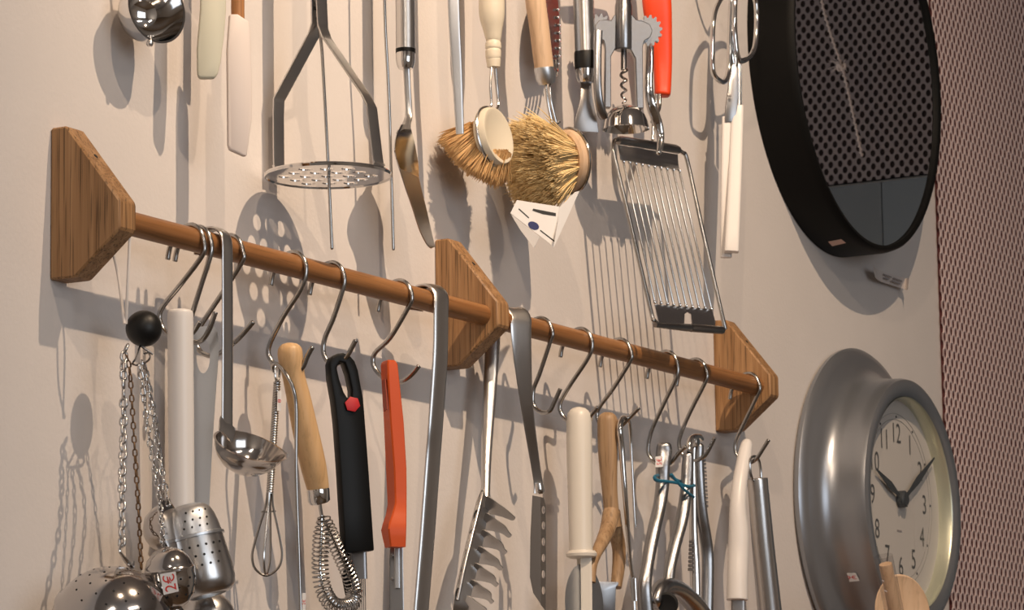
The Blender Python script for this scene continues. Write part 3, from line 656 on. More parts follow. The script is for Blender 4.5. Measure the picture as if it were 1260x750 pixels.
b = new(); nR = facing(38); spx(b, [(664.5, 611), (669, 612), (671.6, 622), (671.8, 700), (671.4, 751), (665, 743), (664.5, 680)], .06, nR, .0012, holes=[ell(668.6, y, 1.9, 5.0, 12) for y in (627, 646, 666, 686, 706, 726)]); t.part('holed_edge', b, CHROME)

# ---- pizza cutter
t = Thing('pizza_cutter', 'cream handled pizza cutter with a finger guard above its wheel', 'pizza cutter', P(712, 502, .056))
b = new(); tpx(b, [(712.5, 500.5, .056, 15), (712.5, 520, .056, 15.7), (713, 560, .057, 15.8), (714, 620, .058, 15), (715, 680, .059, 14.5)], k=4, n=26, r0=.012); oh = t.part('handle', b, WWHITE)
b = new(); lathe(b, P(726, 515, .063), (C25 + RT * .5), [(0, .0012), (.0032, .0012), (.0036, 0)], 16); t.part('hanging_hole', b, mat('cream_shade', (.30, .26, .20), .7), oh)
c = P(715.6, 681.5, .059); k = mpp(c); b = new()
lathe(b, c, ZA, [(0, 5 * k), (12 * k, 5.2 * k), (17 * k, 4 * k), (19.2 * k, .5 * k), (18.5 * k, -3 * k), (14 * k, -5 * k), (0, -5.4 * k)], 36); t.part('finger_guard', b, WWHITE)
b = new(); rib(b, [(721, 684, .066, 7.2), (721.5, 712, .066, 7), (722, 770, .066, 7)], RT, .0032, k=0); t.part('fork', b, WWHITE)
b = new(); rib(b, [(713, 684, .052, 3.6), (714, 712, .052, 3.5), (715, 770, .052, 3.5)], RT, .0028, k=0); t.part('fork', b, WWHITE)
c = P(719, 744, .059); b = new(); R_ = 51 * mpp(c)
lathe(b, c, DA, [(0, .0008), (R_ * .82, .0008), (R_, .0001), (R_ * .82, -.0008), (0, -.0008)], 56); t.part('wheel', b, SATIN)

# ---- wooden Y peeler
t = Thing('wooden_peeler', 'curved wooden handled Y peeler with a steel blade', 'peeler', P(748, 508, .055))
b = new(); tpx(b, [(748, 507, .055, 12.5), (747.5, 525, .055, 12.6), (748, 560, .055, 12), (750, 600, .055, 9.8), (752.5, 630, .055, 9.5), (754, 648, .055, 11)], k=5, n=22, r0=.010); oh = t.part('handle', b, OLDBEECH)
b = new(); tpx(b, [(752, 630, .056, 10.5), (748, 650, .059, 10), (741, 666, .063, 8.4), (733.5, 681, .066, 6.8), (729, 697, .068, 5.6), (728, 716, .069, 5)], k=5, n=14); t.part('prong', b, OLDBEECH)
b = new(); tpx(b, [(753, 630, .055, 10.5), (757, 652, .052, 9.5), (761.5, 674, .05, 8.6), (761, 698, .05, 8), (758, 722, .05, 7)], k=5, n=14); t.part('prong', b, OLDBEECH)
b = new(); spx(b, [(729, 712.5), (733, 714.5), (761, 715.5), (761, 719), (758, 722), (757, 752), (733, 752), (731, 730)], .06, facing(10), .0014, bevel=.0004); t.part('blade', b, GREY)

# ---- wire tool
t = Thing('wire_opener', 'slim steel tool with long looped wire handle over the wooden peeler', 'kitchen tool', P(768, 515, .06))
b = new(); tpx(b, [(779, 712, .066, 2.2), (775.5, 690, .066, 2.3), (770, 620, .072, 3.2), (765, 553, .072, 3.9), (762.5, 528, .072, 4), (764, 517, .070, 3.8), (768, 513.5, .066, 3.4), (773, 517, .060, 2.8), (775.5, 530, .058, 2.3), (777, 560, .057, 1.9), (781, 640, .056, 1.8), (781.5, 646, .056, 1.8)], k=6, n=12); t.part('wire_handle', b, CHROME)
b = new(); rib(b, [(778.7, 711, .066, 4.2), (780, 739, .066, 4.2)], RT, .006, k=0); t.part('sleeve', b, CHROME)
b = new(); tpx(b, [(780, 737, .066, 2.4), (781.5, 775, .066, 2.4)], k=0, n=8); t.part('shaft', b, WIRE)

# ---- garlic press with blue band
t = Thing('garlic_press', 'zinc garlic press with 5€ price sticker and blue rubber band', 'garlic press', P(816, 546, .056))
wdir = RT
b = new(); rib(b, [(817, 544, .056, 9), (817, 556, .056, 10), (815.5, 572, .056, 9), (815, 596, .056, 8.5), (811.5, 622, .056, 8), (805, 650, .057, 8), (799, 680, .057, 8), (795, 705, .058, 8), (793, 725, .058, 9), (795, 760, .058, 10)], wdir, .009, k=5, n=20, sq=2.3, r0=.0085); t.part('handle', b, PEWTER)
b = new(); rib(b, [(847, 556, .060, 6.5), (846, 575, .060, 7.5), (844, 605, .060, 7.5), (839, 638, .060, 7.8), (831, 668, .060, 7.5), (825, 695, .060, 7.2), (822.5, 716, .060, 7.5), (822, 735, .06, 9)], wdir, .008, k=5, n=20, sq=2.3, r0=.007); t.part('handle', b, PEWTER)
c = P(822, 726, .064); k = mpp(c)
b = new(); tpx(b, [(806, 745, .066, 8), (812, 726, .066, 11), (822, 720.5, .064, 11), (838, 727, .060, 12), (856, 745, .056, 13), (868, 765, .054, 13)], k=5, n=20, ry=.010, wd=RT, r0=.006); t.part('press_body', b, PEWTER)
b = new(); n = (C0 * .8 - ZA * .35 - RT * .3).normalized(); lathe(b, P(821, 742, .078), n, [(0, .0012), (9 * k, .0012), (12.5 * k, .002), (14 * k, -.001)], 24); t.part('press_opening', b, HOLE, label='dark mouth of the press cup')
p0 = P(811, 566, .0615); cs = [onpl(x, y, p0, C0) for x, y in ((806.5, 561.5), (815.5, 560.5), (815.5, 574), (806.5, 574.5))]
sticker(t, cs, C0, s='5€', xd=(cs[0] - cs[3]).normalized(), yd=(cs[3] - cs[2]).normalized(), h=6.5 * mpp(p0), sx=.9)
b = new(); tpx(b, [(805.5, 586, .0625, 2.0), (808, 590.5, .064, 2.4), (820, 592, .0635, 2.0), (834, 594, .0655, 2), (846, 598, .068, 2), (854, 597, .062, 2), (846, 594.5, .053, 2), (832, 590, .05, 2), (822, 583, .05, 2), (812, 584, .05, 2)], k=6, n=8, closed=True); ob = t.part('rubber_band', b, TEAL, label='blue rubber band round both handles')
b = new(); tpx(b, [(826, 583, .064, 1.8), (833, 592, .066, 1.8), (843, 603, .0675, 1.8), (853.5, 611, .066, 1.8)], k=5, n=8); t.part('band_strand', b, TEAL, ob)

# ---- nutcracker
t = Thing('nutcracker', 'chrome nutcracker with toothed arms hanging right of the garlic press', 'nutcracker', P(855, 540, .055))
b = new(); rib(b, [(859, 545, .057, 7), (860, 575, .057, 6.5), (862, 610, .057, 6.5), (865, 640, .057, 7), (868, 660, .057, 7.5), (871, 690, .057, 7.5), (870, 755, .057, 7.5), (869, 800, .057, 7)], RT, .008, k=5, n=18, sq=2.3, r0=.005); t.part('arm', b, PEWTER)
b = new(); rib(b, [(853, 545, .052, 5.5), (852.5, 580, .050, 5.5), (853, 630, .048, 5), (853.5, 662, .048, 5.5), (855, 700, .048, 6.5), (856, 755, .048, 6.5), (857, 800, .048, 6)], RT, .007, k=5, n=18, sq=2.3, r0=.005); t.part('arm', b, CHROME)
for x0, y0, x1, y1, nt_, dd in ((865.5, 566, 868.5, 622, 13, .060), (851, 666, 849.5, 700, 8, .052)):
    b = new()
    for i in range(nt_):
        s = i / (nt_ - 1); c = P(x0 + (x1 - x0) * s, y0 + (y1 - y0) * s, dd); tube(b, [c - RT * .003 - FW * .001, c + RT * .003 - FW * .002], .0017, n=6, r1=.0008)
    t.part('teeth', b, DKSTEEL)
c = P(854, 548, .058); b = new()
tube(b, [c + V((0, .008, .004)), c + V((0, -.006, .004))], .0058, n=20, r0=.0012, r1=.0012); t.part('pivot', b, CHROME)
b = new(); tpx(b, [(847, 555, .062, 4.5), (848.5, 545, .062, 4.5), (852, 538, .062, 4), (860, 537, .060, 3.6), (864, 541, .059, 3.2)], k=4, n=12, r0=.002, r1=.002); t.part('spring_clip', b, CHROME)

# ---- white handled tool and steel tube tool on the last hook
t = Thing('white_handle_knife', 'slightly curved white plastic handle at the right end of the rail', 'knife', P(919, 541, .052))
b = new(); tpx(b, [(920, 541, .05, 6.5), (916.5, 558, .05, 8.5), (910.5, 592, .052, 9.2), (908, 622, .053, 10.2), (909, 655, .054, 12.5), (908.5, 680, .054, 12.8), (907.5, 710, .055, 12.8), (907, 738, .055, 13.4)], k=5, n=22, r0=.005, r1=.0012); t.part('handle', b, WHITE)
b = new(); rib(b, [(908, 737, .055, 8.5), (908.5, 790, .055, 8.5)], RT, .004, k=0); t.part('blade', b, DKSTEEL)
t = Thing('tube_handle_tool', 'polished steel tube handle with a wire hanging loop at the rail end', 'kitchen tool', P(929, 563, .06))
b = new(); tpx(b, [(933, 594, .06, 1.7), (925, 588, .06, 1.7), (922.5, 567, .06, 1.7), (928, 561, .06, 1.7), (934, 567, .06, 1.7), (936.5, 588, .06, 1.7)], k=5, n=8, closed=True); t.part('hanging_loop', b, WIRE)
b = new(); tpx(b, [(932, 588, .06, 12.8), (938.5, 665, .06, 13.8), (947, 750, .06, 15), (951, 795, .06, 15.2)], k=4, n=28, r0=.0012); t.part('handle', b, STEEL)
b = new(); lathe(b, P(945.5, 623, .071), (RT * .9 - FW * .3), [(0, .0004), (.0022, .0004), (.0026, -.0006)], 12); t.part('rivet_hole', b, DKSTEEL)

# =================================================================== upper row
# ---- small ladle
t = Thing('small_ladle', 'shiny round ladle bowl at the top left edge of the picture', 'ladle', P(193, 15, .07))
c = P(192.5, 11, .046); R = 42.5 * mpp(c)
nb = (RT * .66 - FW * .70 + UP * .18).normalized()
outp = [(0, -1.22), (.3, -1.18), (.56, -1.05), (.78, -.82), (.91, -.55), (.97, -.28), (1, 0), (1.03, .02)]
prof = [(x * R, y * R) for x, y in outp] + [(x * R - .0012, y * R + .0006) for x, y in outp[::-1][1:-1]] + [(0, -1.22 * R + .0012)]
b = new(); lathe(b, c, nb, prof, 48); t.part('bowl', b, CHROME)
b = new(); tpx(b, [(185, 44, .044, 2.6), (184.5, 50, .044, 3), (184.5, 53, .044, 4.4), (184.5, 57, .044, 3.8)], k=3, n=14, r1=.0012); t.part('rim_screw', b, STEEL)
e = ext(196, -30, .06); b = new(); rib(b, [(e[0], e[1], .055, 7), (193, -120, .05, 7), (192, -45, .046, 7), (192, -26, .045, 8)], RT, .002, k=4); t.part('handle', b, STEEL)
uphook(P(e[0], e[1], .055).x)
# ---- cream spatula
t = Thing('spatula', 'pale cream silicone spatula head hanging at the top left', 'spatula', P(258, 0, .055))
e = ext(263, -60, .055); b = new()
spx(b, [(249, -70), (264, -76), (279, -70), (278.5, 13), (276, 45), (272, 76), (268.5, 90), (265, 96), (247, 96.5), (243.5, 92), (243, 60), (247, 13)], .06, facing(15), .008, bevel=.0022); t.part('head', b, CREAM2)
b = new(); tpx(b, [(264, -70, .053, 9), (264, -140, .053, 9), (e[0], e[1], .053, 9)], k=3, n=16, r1=.004); t.part('handle', b, CREAM2)
uphook(P(e[0], e[1], .053).x)
# ---- white spatula with wooden handle
t = Thing('spatula', 'white silicone scraper blade on a brown wooden stick', 'spatula', P(293, 10, .06))
b = new(); spx(b, [(283, 17), (293, 17), (307, 26), (309, 40), (310.5, 110), (310.5, 146), (304, 192), (299, 191), (283, 184), (281, 178), (280, 60)], .068, facing(20), .007, bevel=.002); t.part('head', b, WSIL)
e = ext(292, 0, .064); b = new(); tpx(b, [(292.5, 26, .0585, 8.3), (292.5, 0, .0585, 8.3), (e[0], e[1], .056, 8.3)], k=4, n=16, r1=.003); t.part('stick', b, wood('brown_stick', (.42, .20, .08), (.32, .14, .05), 'Z', .5, 1, .3))
uphook(P(e[0], e[1], .058).x)
# ---- skewers
e1 = ext(391, 0, .06); e2 = ext(473, 0, .05)
t = Thing('skewer', 'thin steel skewer hanging straight down behind the potato masher', 'skewer', P(408, 306, .055), 'thin steel skewers')
b = new(); tpx(b, [(e1[0], e1[1], .06, 2), (391.5, 0, .064, 2), (396, 60, .067, 2), (401, 150, .071, 2), (404.7, 222, .073, 2), (408.5, 307, .075, 2)], k=4, n=10, r1=.0015); t.part('rod', b, WIRE)
t = Thing('skewer', 'thin steel skewer hanging right of the potato masher', 'skewer', P(484, 307, .05), 'thin steel skewers')
b = new(); tpx(b, [(e2[0], e2[1], .05, 2), (473, 0, .05, 2), (478, 107, .05, 2), (481, 200, .05, 2), (484, 308, .05, 2)], k=4, n=10, r1=.0015); t.part('rod', b, WIRE)
hook(P(*e1, .06).x, UPLOW, 's-hook above the frame for the skewer behind the masher', ZU, 's-hooks on the upper rail'); uphook(P(*e2, .05).x)
# ---- potato masher
t = Thing('potato_masher', 'steel potato masher with a round perforated plate', 'potato masher', P(404, 215, .073))
c = P(404, 215, .073); R = .0632; b = new()
hl = []
for i in range(-4, 5):
    for j in range(-4, 5):
        x, y = (i + .5 * (j % 2)) * .0212, j * .0184
        if math.hypot(x, y) < R - .0105: hl.append((x, y))
mk = lambda x, y, r, n: [c + V((x + r * math.cos(2 * PI * k / n), y + r * math.sin(2 * PI * k / n), 0)) for k in range(n)]
slab(b, [mk(0, 0, R, 72)] + [mk(x, y, .0072, 18) for x, y in hl], ZA, .0014); t.part('plate', b, CHROME)
b = new(); lathe(b, c, ZA, [(R - .0008, .0006), (R, .0012), (R + .0007, 0), (R, -.0026), (R - .0008, -.0024)], 72, closed=True); t.part('rim', b, CHROME)
e = ext(392, 0, .06); xm = P(393, 0, .066).x
hw = .0098
for sgn, rows in ((1, [(393, e[1], .062, 0), (391.5, 0, .062, 0), (388.5, 30, .062, 0), (383, 42, .058, 0), (340, 108, .022, 0), (335, 120, .0155, 0), (335.5, 140, .0145, 0), (340, 210, .0145, 0)]),
                  (-1, [(397, e[1], .068, 0), (396, 0, .068, 0), (396.5, 33, .069, 0), (401, 46, .073, 0), (454, 118, .118, 0), (460, 132, .1245, 0), (461, 150, .126, 0), (466, 206, .1315, 0)])):
    b = new(); pts = [P(x, y, d) for x, y, d, r in rows]
    pts = [V((xm + (.002 * (i / 7)), p.y, p.z)) for i, p in enumerate(pts)]
    pts = [V((c.x + (xm - c.x) * (1 - i / 7), p.y, p.z)) for i, p in enumerate(pts)]
    q = []
    for i, p in enumerate(pts):                # round the corners slightly
        if 0 < i < len(pts) - 1: q += [p.lerp(pts[i - 1], min(.3, .004 / (p - pts[i - 1]).length)), p, p.lerp(pts[i + 1], min(.3, .004 / (p - pts[i + 1]).length))]
        else: q.append(p)
    tube(b, q, hw, .0011, n=16, wd=XA, sq=6); oa = t.part('arm', b, STEEL)
    b = new(); p = pts[-1]; tube(b, [p + V((-hw, 0, .004)), p + V((hw, 0, .004))], .0016, n=8); t.part('weld', b, STEEL, oa)
for x, y in ((387.5, 10), (390.6, 22)): b = new(); lathe(b, P(x, y, .0635), (C0 - RT * .3), [(0, .0014), (.0016, .0012), (.0018, -.001)], 12); t.part('rivet_hole', b, HOLE, label='dark rivet hole')
uphook(P(e[0], e[1], .062).x)
# ---- cake server
t = Thing('cake_server', 'steel cake server with tubular handle and narrow pointed blade', 'cake server', P(499, 0, .055))
e = ext(498, 0, .055); b = new(); tpx(b, [(e[0], e[1], .055, 11.8), (498.5, 0, .055, 11.9), (499, 62, .055, 12)], k=4, n=28, r0=.005); t.part('handle', b, STEEL)
b = new(); tpx(b, [(499, 60.5, .055, 12.2), (499, 65.5, .055, 12.2)], k=0, n=28); t.part('black_ring', b, BLACK)
b = new(); tpx(b, [(499, 65, .055, 11.9), (499, 76, .055, 11.6), (499, 84.5, .055, 9)], k=3, n=28); t.part('end_cap', b, CHROME)
b = new(); rib(b, [(500, 83, .055, 4.4), (501.5, 110, .055, 4.2), (503, 140, .056, 4.4), (500.5, 152, .058, 5), (498.5, 160, .06, 7)], RT, .0032, k=4, sq=3); t.part('neck', b, STEEL)
b = new(); sheet(b, [(494, 153, .060, 504, 153, .057), (488, 166, .066, 509, 170, .055), (486, 180, .068, 513, 190, .053), (488, 194, .068, 515, 204, .053), (492, 207, .067, 515.5, 218, .054)], .0012); t.part('upper_blade', b, CHROME)
b = new(); sheet(b, [(492, 207, .067, 515.5, 218, .054), (500, 232, .068, 520, 238, .057), (508, 255, .069, 526, 262, .060), (516, 280, .070, 531, 285, .063), (525, 299, .071, 534.5, 300, .066), (531, 305, .071, 534.8, 303.5, .068)], .0012); t.part('lower_blade', b, STEEL)
uphook(P(e[0], e[1], .055).x)
# ---- flat steel strip
t = Thing('steel_strip', 'plain flat steel strip tool hanging left of the cream dish brush', 'kitchen tool', P(558, 0, .06))
e = ext(557, 0, .06); b = new(); rib(b, [(e[0], e[1], .06, 7.5), (558, 0, .06, 7.4), (562.5, 90, .06, 6.5), (566, 165, .06, 4.9)], RT, .0052, k=4, sq=5); t.part('strip', b, SATIN)
uphook(P(e[0], e[1], .06).x)

# ---- dish brushes
def bristles(th, c, ax, a0, R, L, spread, nt_, ns, mt, tip=.0, droop=0, wr=.00055, name='bristles'):
    ax = ax.normalized(); a = (a0 - ax * a0.dot(ax)).normalized(); bb = ax.cross(a)
    vs, fs, cols = [], [], []
    for i in range(nt_):
        rr = R * math.sqrt((i + .5) / nt_); an = i * 2.39996; ctr = a * (rr * math.cos(an)) + bb * (rr * math.sin(an)); fr = rr / R
        tl = random.uniform(-.06, .06); lean = V((random.gauss(0, .05), random.gauss(0, .05), random.gauss(0, .05)))
        for j in range(ns):
            of = V((random.gauss(0, 1), random.gauss(0, 1), random.gauss(0, 1))); p = c + ctr + (of - ax * of.dot(ax)) * .0009
            d = (ax + ctr / R * spread * (.85 + .15 * random.random()) + lean + of * .055).normalized(); ln = L * (1 - .10 * fr * fr + tl + random.uniform(-.05, .05))
            if random.random() < .04: d = (d + of * .1).normalized(); ln *= 1.05
            s1 = d.orthogonal().normalized(); s2 = d.cross(s1); side = V((random.gauss(0, 1), random.gauss(0, 1), random.gauss(0, 1))) * .0012; g = random.random() * .75 + (.25 * random.random())
            b0 = len(vs)
            for h, w_ in ((0, 1), (.55, .95), (.85, .8), (1, .3)):
                q = p + d * (ln * h) + side * (h * h) + V((0, 0, -droop * h * h))
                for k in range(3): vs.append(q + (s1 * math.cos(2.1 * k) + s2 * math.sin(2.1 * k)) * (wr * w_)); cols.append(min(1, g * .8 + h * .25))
            for h in range(3):
                for k in range(3): fs.append((b0 + h * 3 + k, b0 + h * 3 + (k + 1) % 3, b0 + h * 3 + 3 + (k + 1) % 3, b0 + h * 3 + 3 + k))
            fs.append((b0 + 9, b0 + 10, b0 + 11))
    me = bpy.data.meshes.new(name); me.from_pydata([tuple(v - th.loc) for v in vs], [], fs)
    ca = me.color_attributes.new('strand', 'FLOAT_COLOR', 'POINT')
    for i, g in enumerate(cols): ca.data[i].color = (g, g, g, 1)
    me.materials.append(mt); o = bpy.data.objects.new(name, me); COL.objects.link(o); o.parent = th.o; o['kind'] = 'stuff'
    for p in me.polygons: p.use_smooth = True
t = Thing('dish_brush', 'cream headed dish brush with tan bristles fanning down left', 'brush', P(605, 0, .06), 'dish brushes')
e = ext(604, 0, .056); b = new()
tpx(b, [(e[0], e[1], .056, 12), (604.5, -60, .057, 15), (605, 0, .058, 16), (605.3, 20, .058, 15.5), (606.3, 36, .058, 12), (607, 48, .058, 9.5), (607, 51, .058, 8.6), (607, 54, .058, 9.8), (607, 59, .058, 10), (607, 61, .058, 9), (607, 63, .058, 9.8), (607, 70, .058, 9.6), (607.2, 72, .058, 8.8), (607.2, 74, .058, 9), (607.5, 82.5, .058, 8)], k=3, n=22, r0=.006); t.part('handle', b, CREAM)
b = new()
tpx(b, [(605, 80, .058, 1.6), (603.3, 105, .059, 1.6), (604.5, 128, .06, 1.6), (601, 137, .061, 1.6)], n=8); tpx(b, [(609.5, 80, .058, 1.6), (611.5, 105, .059, 1.6), (613, 128, .06, 1.6), (610, 135, .062, 1.6)], n=8); t.part('wire_neck', b, WIRE)
c = P(608, 168, .068); k = mpp(c); ax = (RT * .86 + UP * .22 - FW * .46).normalized(); R = 37 * k
b = new(); lathe(b, c, ax, [(0, .0035), (R * .75, .004), (R * .86, .0062), (R * .95, .006), (R, .002), (R, -.006), (R * .9, -.009), (0, -.009)], 44); t.part('head', b, CREAM)
b = new(); tube(b, [c + p for p in [(ax.orthogonal().normalized() * math.cos(a) + ax.cross(ax.orthogonal().normalized()) * math.sin(a)) * (R + .0008) - ax * .002 for a in [2 * PI * i / 48 for i in range(48)]]], .0017, n=8, closed=True); t.part('wire_ring', b, WIRE)
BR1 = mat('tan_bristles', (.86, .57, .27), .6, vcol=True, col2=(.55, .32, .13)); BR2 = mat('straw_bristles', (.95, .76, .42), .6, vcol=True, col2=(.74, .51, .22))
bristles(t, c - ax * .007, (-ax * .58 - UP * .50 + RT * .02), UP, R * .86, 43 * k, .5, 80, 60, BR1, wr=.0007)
uphook(P(e[0], e[1], .056).x)
t = Thing('dish_brush', 'wooden dish brush with straw bristles and a white paper tag', 'brush', P(660, 0, .07), 'dish brushes')
e = ext(656, 0, .058); b = new()
tpx(b, [(e[0], e[1], .058, 13), (657, -50, .062, 13.5), (659, 0, .066, 12.8), (663, 30, .068, 12.4), (666, 55, .069, 12.2), (669.5, 84, .07, 12)], k=4, n=22, r0=.006); t.part('handle', b, PALEWOOD)
b = new(); tpx(b, [(669.3, 83, .07, 12), (669.5, 85, .07, 12.6), (672, 97, .07, 12.4), (673, 103, .07, 10)], k=0, n=26); t.part('ferrule', b, SATIN)
b = new(); tpx(b, [(671, 100, .07, 1.7), (674, 125, .072, 1.7), (679, 150, .074, 1.7)], n=8); tpx(b, [(676, 100, .07, 1.7), (678, 125, .072, 1.7), (684, 150, .074, 1.7)], n=8); tpx(b, [(677, 152, .076, 1.8), (682, 154, .077, 1.8), (688, 150, .074, 1.8)], n=8); t.part('wire_neck', b, WIRE)
c = P(700, 198, .085); k = mpp(c); ax = (-RT * .80 - UP * .05 - FW * .58).normalized(); R = 39 * k
b = new(); lathe(b, c, ax, [(0, -.012), (R * .6, -.0115), (R * .9, -.008), (R, -.002), (R * .99, .006), (R * .9, .009), (0, .009)], 44); t.part('head', b, PALEWOOD)
o1 = ax.orthogonal().normalized(); o2 = ax.cross(o1)
b = new(); tube(b, [c + (o1 * math.cos(a) + o2 * math.sin(a)) * (R + .0012) - ax * .002 for a in [2 * PI * i / 48 for i in range(48)]], .0016, n=8, closed=True); t.part('wire_ring', b, WIRE)
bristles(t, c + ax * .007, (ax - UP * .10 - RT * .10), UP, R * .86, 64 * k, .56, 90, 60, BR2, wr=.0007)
# folded paper tag
nT = facing(5); p0 = P(660, 270, .10)
f_ = lambda x, y, o=0: onpl(x, y, p0, nT) + nT * o
b = new(); slab(b, [[f_(636, 246), f_(688, 254), f_(688, 262), f_(681, 304), f_(676, 299), f_(628, 262)]], nT, .0005); og = t.part('paper_tag', b, PAPER)
b = new(); slab(b, [[f_(638.5, 256, .0002), f_(651, 267.2, .0002), f_(650.5, 268.6, .0002), f_(638, 257.4, .0002)]], nT, .0002); slab(b, [[f_(665, 282.5, .0002), f_(683, 296.3, .0002), f_(682.6, 297.8, .0002), f_(664.6, 284, .0002)]], nT, .0002); slab(b, [[f_(656, 256.5, .0002), f_(684, 262, .0002), f_(684, 266, .0002), f_(668, 263.5, .0002), f_(655, 259, .0002)]], nT, .0002); t.part('printed_lines', b, INKBLK, og)
b = new(); slab(b, [[f_(656.5 + 7 * math.cos(a) * .95 - 3.6 * math.sin(a) * .3, 277.5 + 7 * math.cos(a) * .35 + 4.6 * math.sin(a), .0003) for a in [2 * PI * i / 24 for i in range(24)]]], nT, .0003); t.part('oval_logo', b, INKNAVY, og)
n2 = facing(55); p2 = f_(688, 262)
g_ = lambda x, y: onpl(x, y, p2, n2)
b = new(); slab(b, [[g_(688, 256), g_(708, 236), g_(713, 234.7), g_(689, 288), g_(681.5, 304), g_(687, 270)]], n2, .0005); t.part('tag_fold', b, PAPER)
n3 = facing(-25); p3 = f_(628, 262)
h_ = lambda x, y: onpl(x, y, p3, n3) - C0 * .002
b = new(); slab(b, [[h_(628, 262), h_(664, 291), h_(657, 304.5), h_(640, 282)]], n3, .0005); t.part('tag_back_leaf', b, PAPER)
uphook(P(e[0], e[1], .058).x)
# ---- pasta spoon behind the wooden brush
t = Thing('pasta_spoon', 'chrome toothed spoon half hidden behind the wooden brush handle', 'pasta server', P(680, 30, .03))
b = new(); sheet(b, [(672, -30, .030, 680, -30, .028), (666, -5, .036, 686, -5, .026), (664.5, 25, .038, 688, 25, .026), (665, 55, .037, 688, 55, .027), (668, 78, .034, 686, 80, .028)], .0018); t.part('bowl', b, GREY)
for i in range(5):
    b = new(); x = 669 + i * 4; tpx(b, [(x, 74, .030, 1.9), (x + .2, 86, .034, 1.7), (x + .6, 94, .041, 1)], n=8, r1=.0006); t.part('tooth', b, CHROME)
b = new()
for i in range(8): c = P(686.5 + (1.5 if 1 < i < 7 else 0), 12 + i * 9.5, .029); lathe(b, c, C0, [(0, .003), (.0016, .0022), (.0022, 0)], 8)
t.part('edge_scallops', b, CHROME)
e = ext(676, -30, .03); b = new(); rib(b, [(e[0], e[1], .05, 5), (676, -100, .036, 5), (676, -26, .029, 5)], RT, .0025, k=4); t.part('handle', b, STEEL)
# ---- fork headed tool with black band
t = Thing('bottle_opener', 'steel tube handled tool with black band and flared pronged head', 'kitchen tool', P(718, 0, .058))
e = ext(717, 0, .055); b = new(); tpx(b, [(e[0], e[1], .055, 12.6), (718, 0, .056, 12.8), (720, 66, .057, 12.6)], k=4, n=28, r0=.004); t.part('handle', b, STEEL)
b = new(); tpx(b, [(719.8, 63, .057, 13), (720, 66, .057, 13.6), (720.4, 82, .057, 13.6), (720.5, 85.5, .057, 13)], k=0, n=28); t.part('black_band', b, RUBBER)
b = new(); tpx(b, [(720.4, 85, .057, 12.2), (720.6, 96, .057, 11.8), (720.8, 102, .057, 9)], k=0, n=28); t.part('end_cap', b, CHROME)
b = new(); spx(b, [(715, 101), (728, 101), (729, 118), (733, 138), (737, 163), (705.5, 161), (708, 145), (714, 122)], .055, facing(10), .0025, bevel=.0005); t.part('head', b, DKSTEEL)
uphook(P(e[0], e[1], .055).x)
# ---- corkscrew
t = Thing('corkscrew', 'winged metal corkscrew with toothed levers and round bell', 'corkscrew', P(768, 30, .08))
n = facing(8); dC = .082
b = new(); tpx(b, [(767, -22, dC, 9.5), (767, 3, dC, 9.5), (767, 8, dC, 10.5), (767, 60, dC, 10.5), (767, 62, dC, 9.5)], k=0, n=26); t.part('barrel', b, PEWTER)
b = new(); tpx(b, [(766, -20, dC, 5), (766, -75, dC, 5)], k=0, n=12); tpx(b, [(740, -80, dC, 7), (766, -78, dC, 8), (795, -73, dC, 7)], k=3, n=14, r0=.004, r1=.004); t.part('turning_handle', b, PEWTER)
e = ext(766, -78, dC); b = new(); tpx(b, [(766, -72, dC, 2), (764, -100, .07, 2), (765, e[1], .055, 2)], k=3, n=8); t.part('hanging_wire', b, WIRE)
b = new(); spx(b, [(733, 30), (737, 25), (744, 24), (752, 25), (756, 18), (778, 18), (783, 24), (792, 26), (800, 30), (803, 38), (800, 46), (793, 50), (791, 58), (792, 133), (784, 133), (782, 72), (777, 62), (757, 60), (752, 69), (752, 132), (744.5, 132), (745, 58), (743, 50), (736, 46), (732, 38)], dC, n, .010, bevel=.0008, seg=1); t.part('frame', b, PEWTER, ang=30)
for x, y, sg in ((741.5, 36, -1), (796, 37.5, 1)):
    gx = x + sg * 3; tp = []
    for i in range(28):
        a = 2 * PI * i / 28 + .1; r = 17.5 if i % 2 else 14.2; tp += [(gx + r * .92 * math.cos(a - .06), y + r * 1.1 * math.sin(a - .06)), (gx + r * .92 * math.cos(a + .06), y + r * 1.1 * math.sin(a + .06))]
    pc = onpl(x, y, P(769, 53, dC), n); b = new(); p0 = pc - n * .0105
    slab(b, [[onpl(a, c_, p0, n) for a, c_ in tp]], n, .006); og = t.part('gear', b, PEWTER)
    b = new(); lathe(b, pc + n * .0002, n, [(0, .001), (.0035, .0006), (.004, 0)], 16); t.part('pivot_pin', b, DKSTEEL)
b = new(); rib(b, [(736, 38, .076, 5.5), (735, 70, .076, 5.2), (735.5, 110, .076, 5.2), (739, 134, .076, 5.5), (744, 146, .076, 5)], RT, .007, k=4, sq=3, r1=.003); t.part('lever', b, PEWTER)
b = new(); rib(b, [(799, 40, .076, 5.5), (799, 70, .076, 5.5), (798, 105, .076, 5.5), (801, 128, .078, 6), (808, 148, .080, 6), (812.5, 166, .082, 5), (812, 180, .083, 4), (809.5, 190, .083, 3)], RT, .007, k=4, sq=3, r1=.003); t.part('lever', b, CHROME)
wp = [P(767.5 + .8 * math.sin(0), y, dC - .004) for y in range(60, 130, 2)]
b = new(); tube(b, wp[:14], .0036, n=12); h = helix(wp[12:], lambda s: .0036 * (1 - .3 * s), 3.6, 18); tube(b, h, [.0019 * (1 - .4 * i / len(h)) for i in range(len(h))], n=8, r1=.0008); t.part('worm', b, DKSTEEL)
c = P(770, 157, dC - .003); k = mpp(c); b = new()
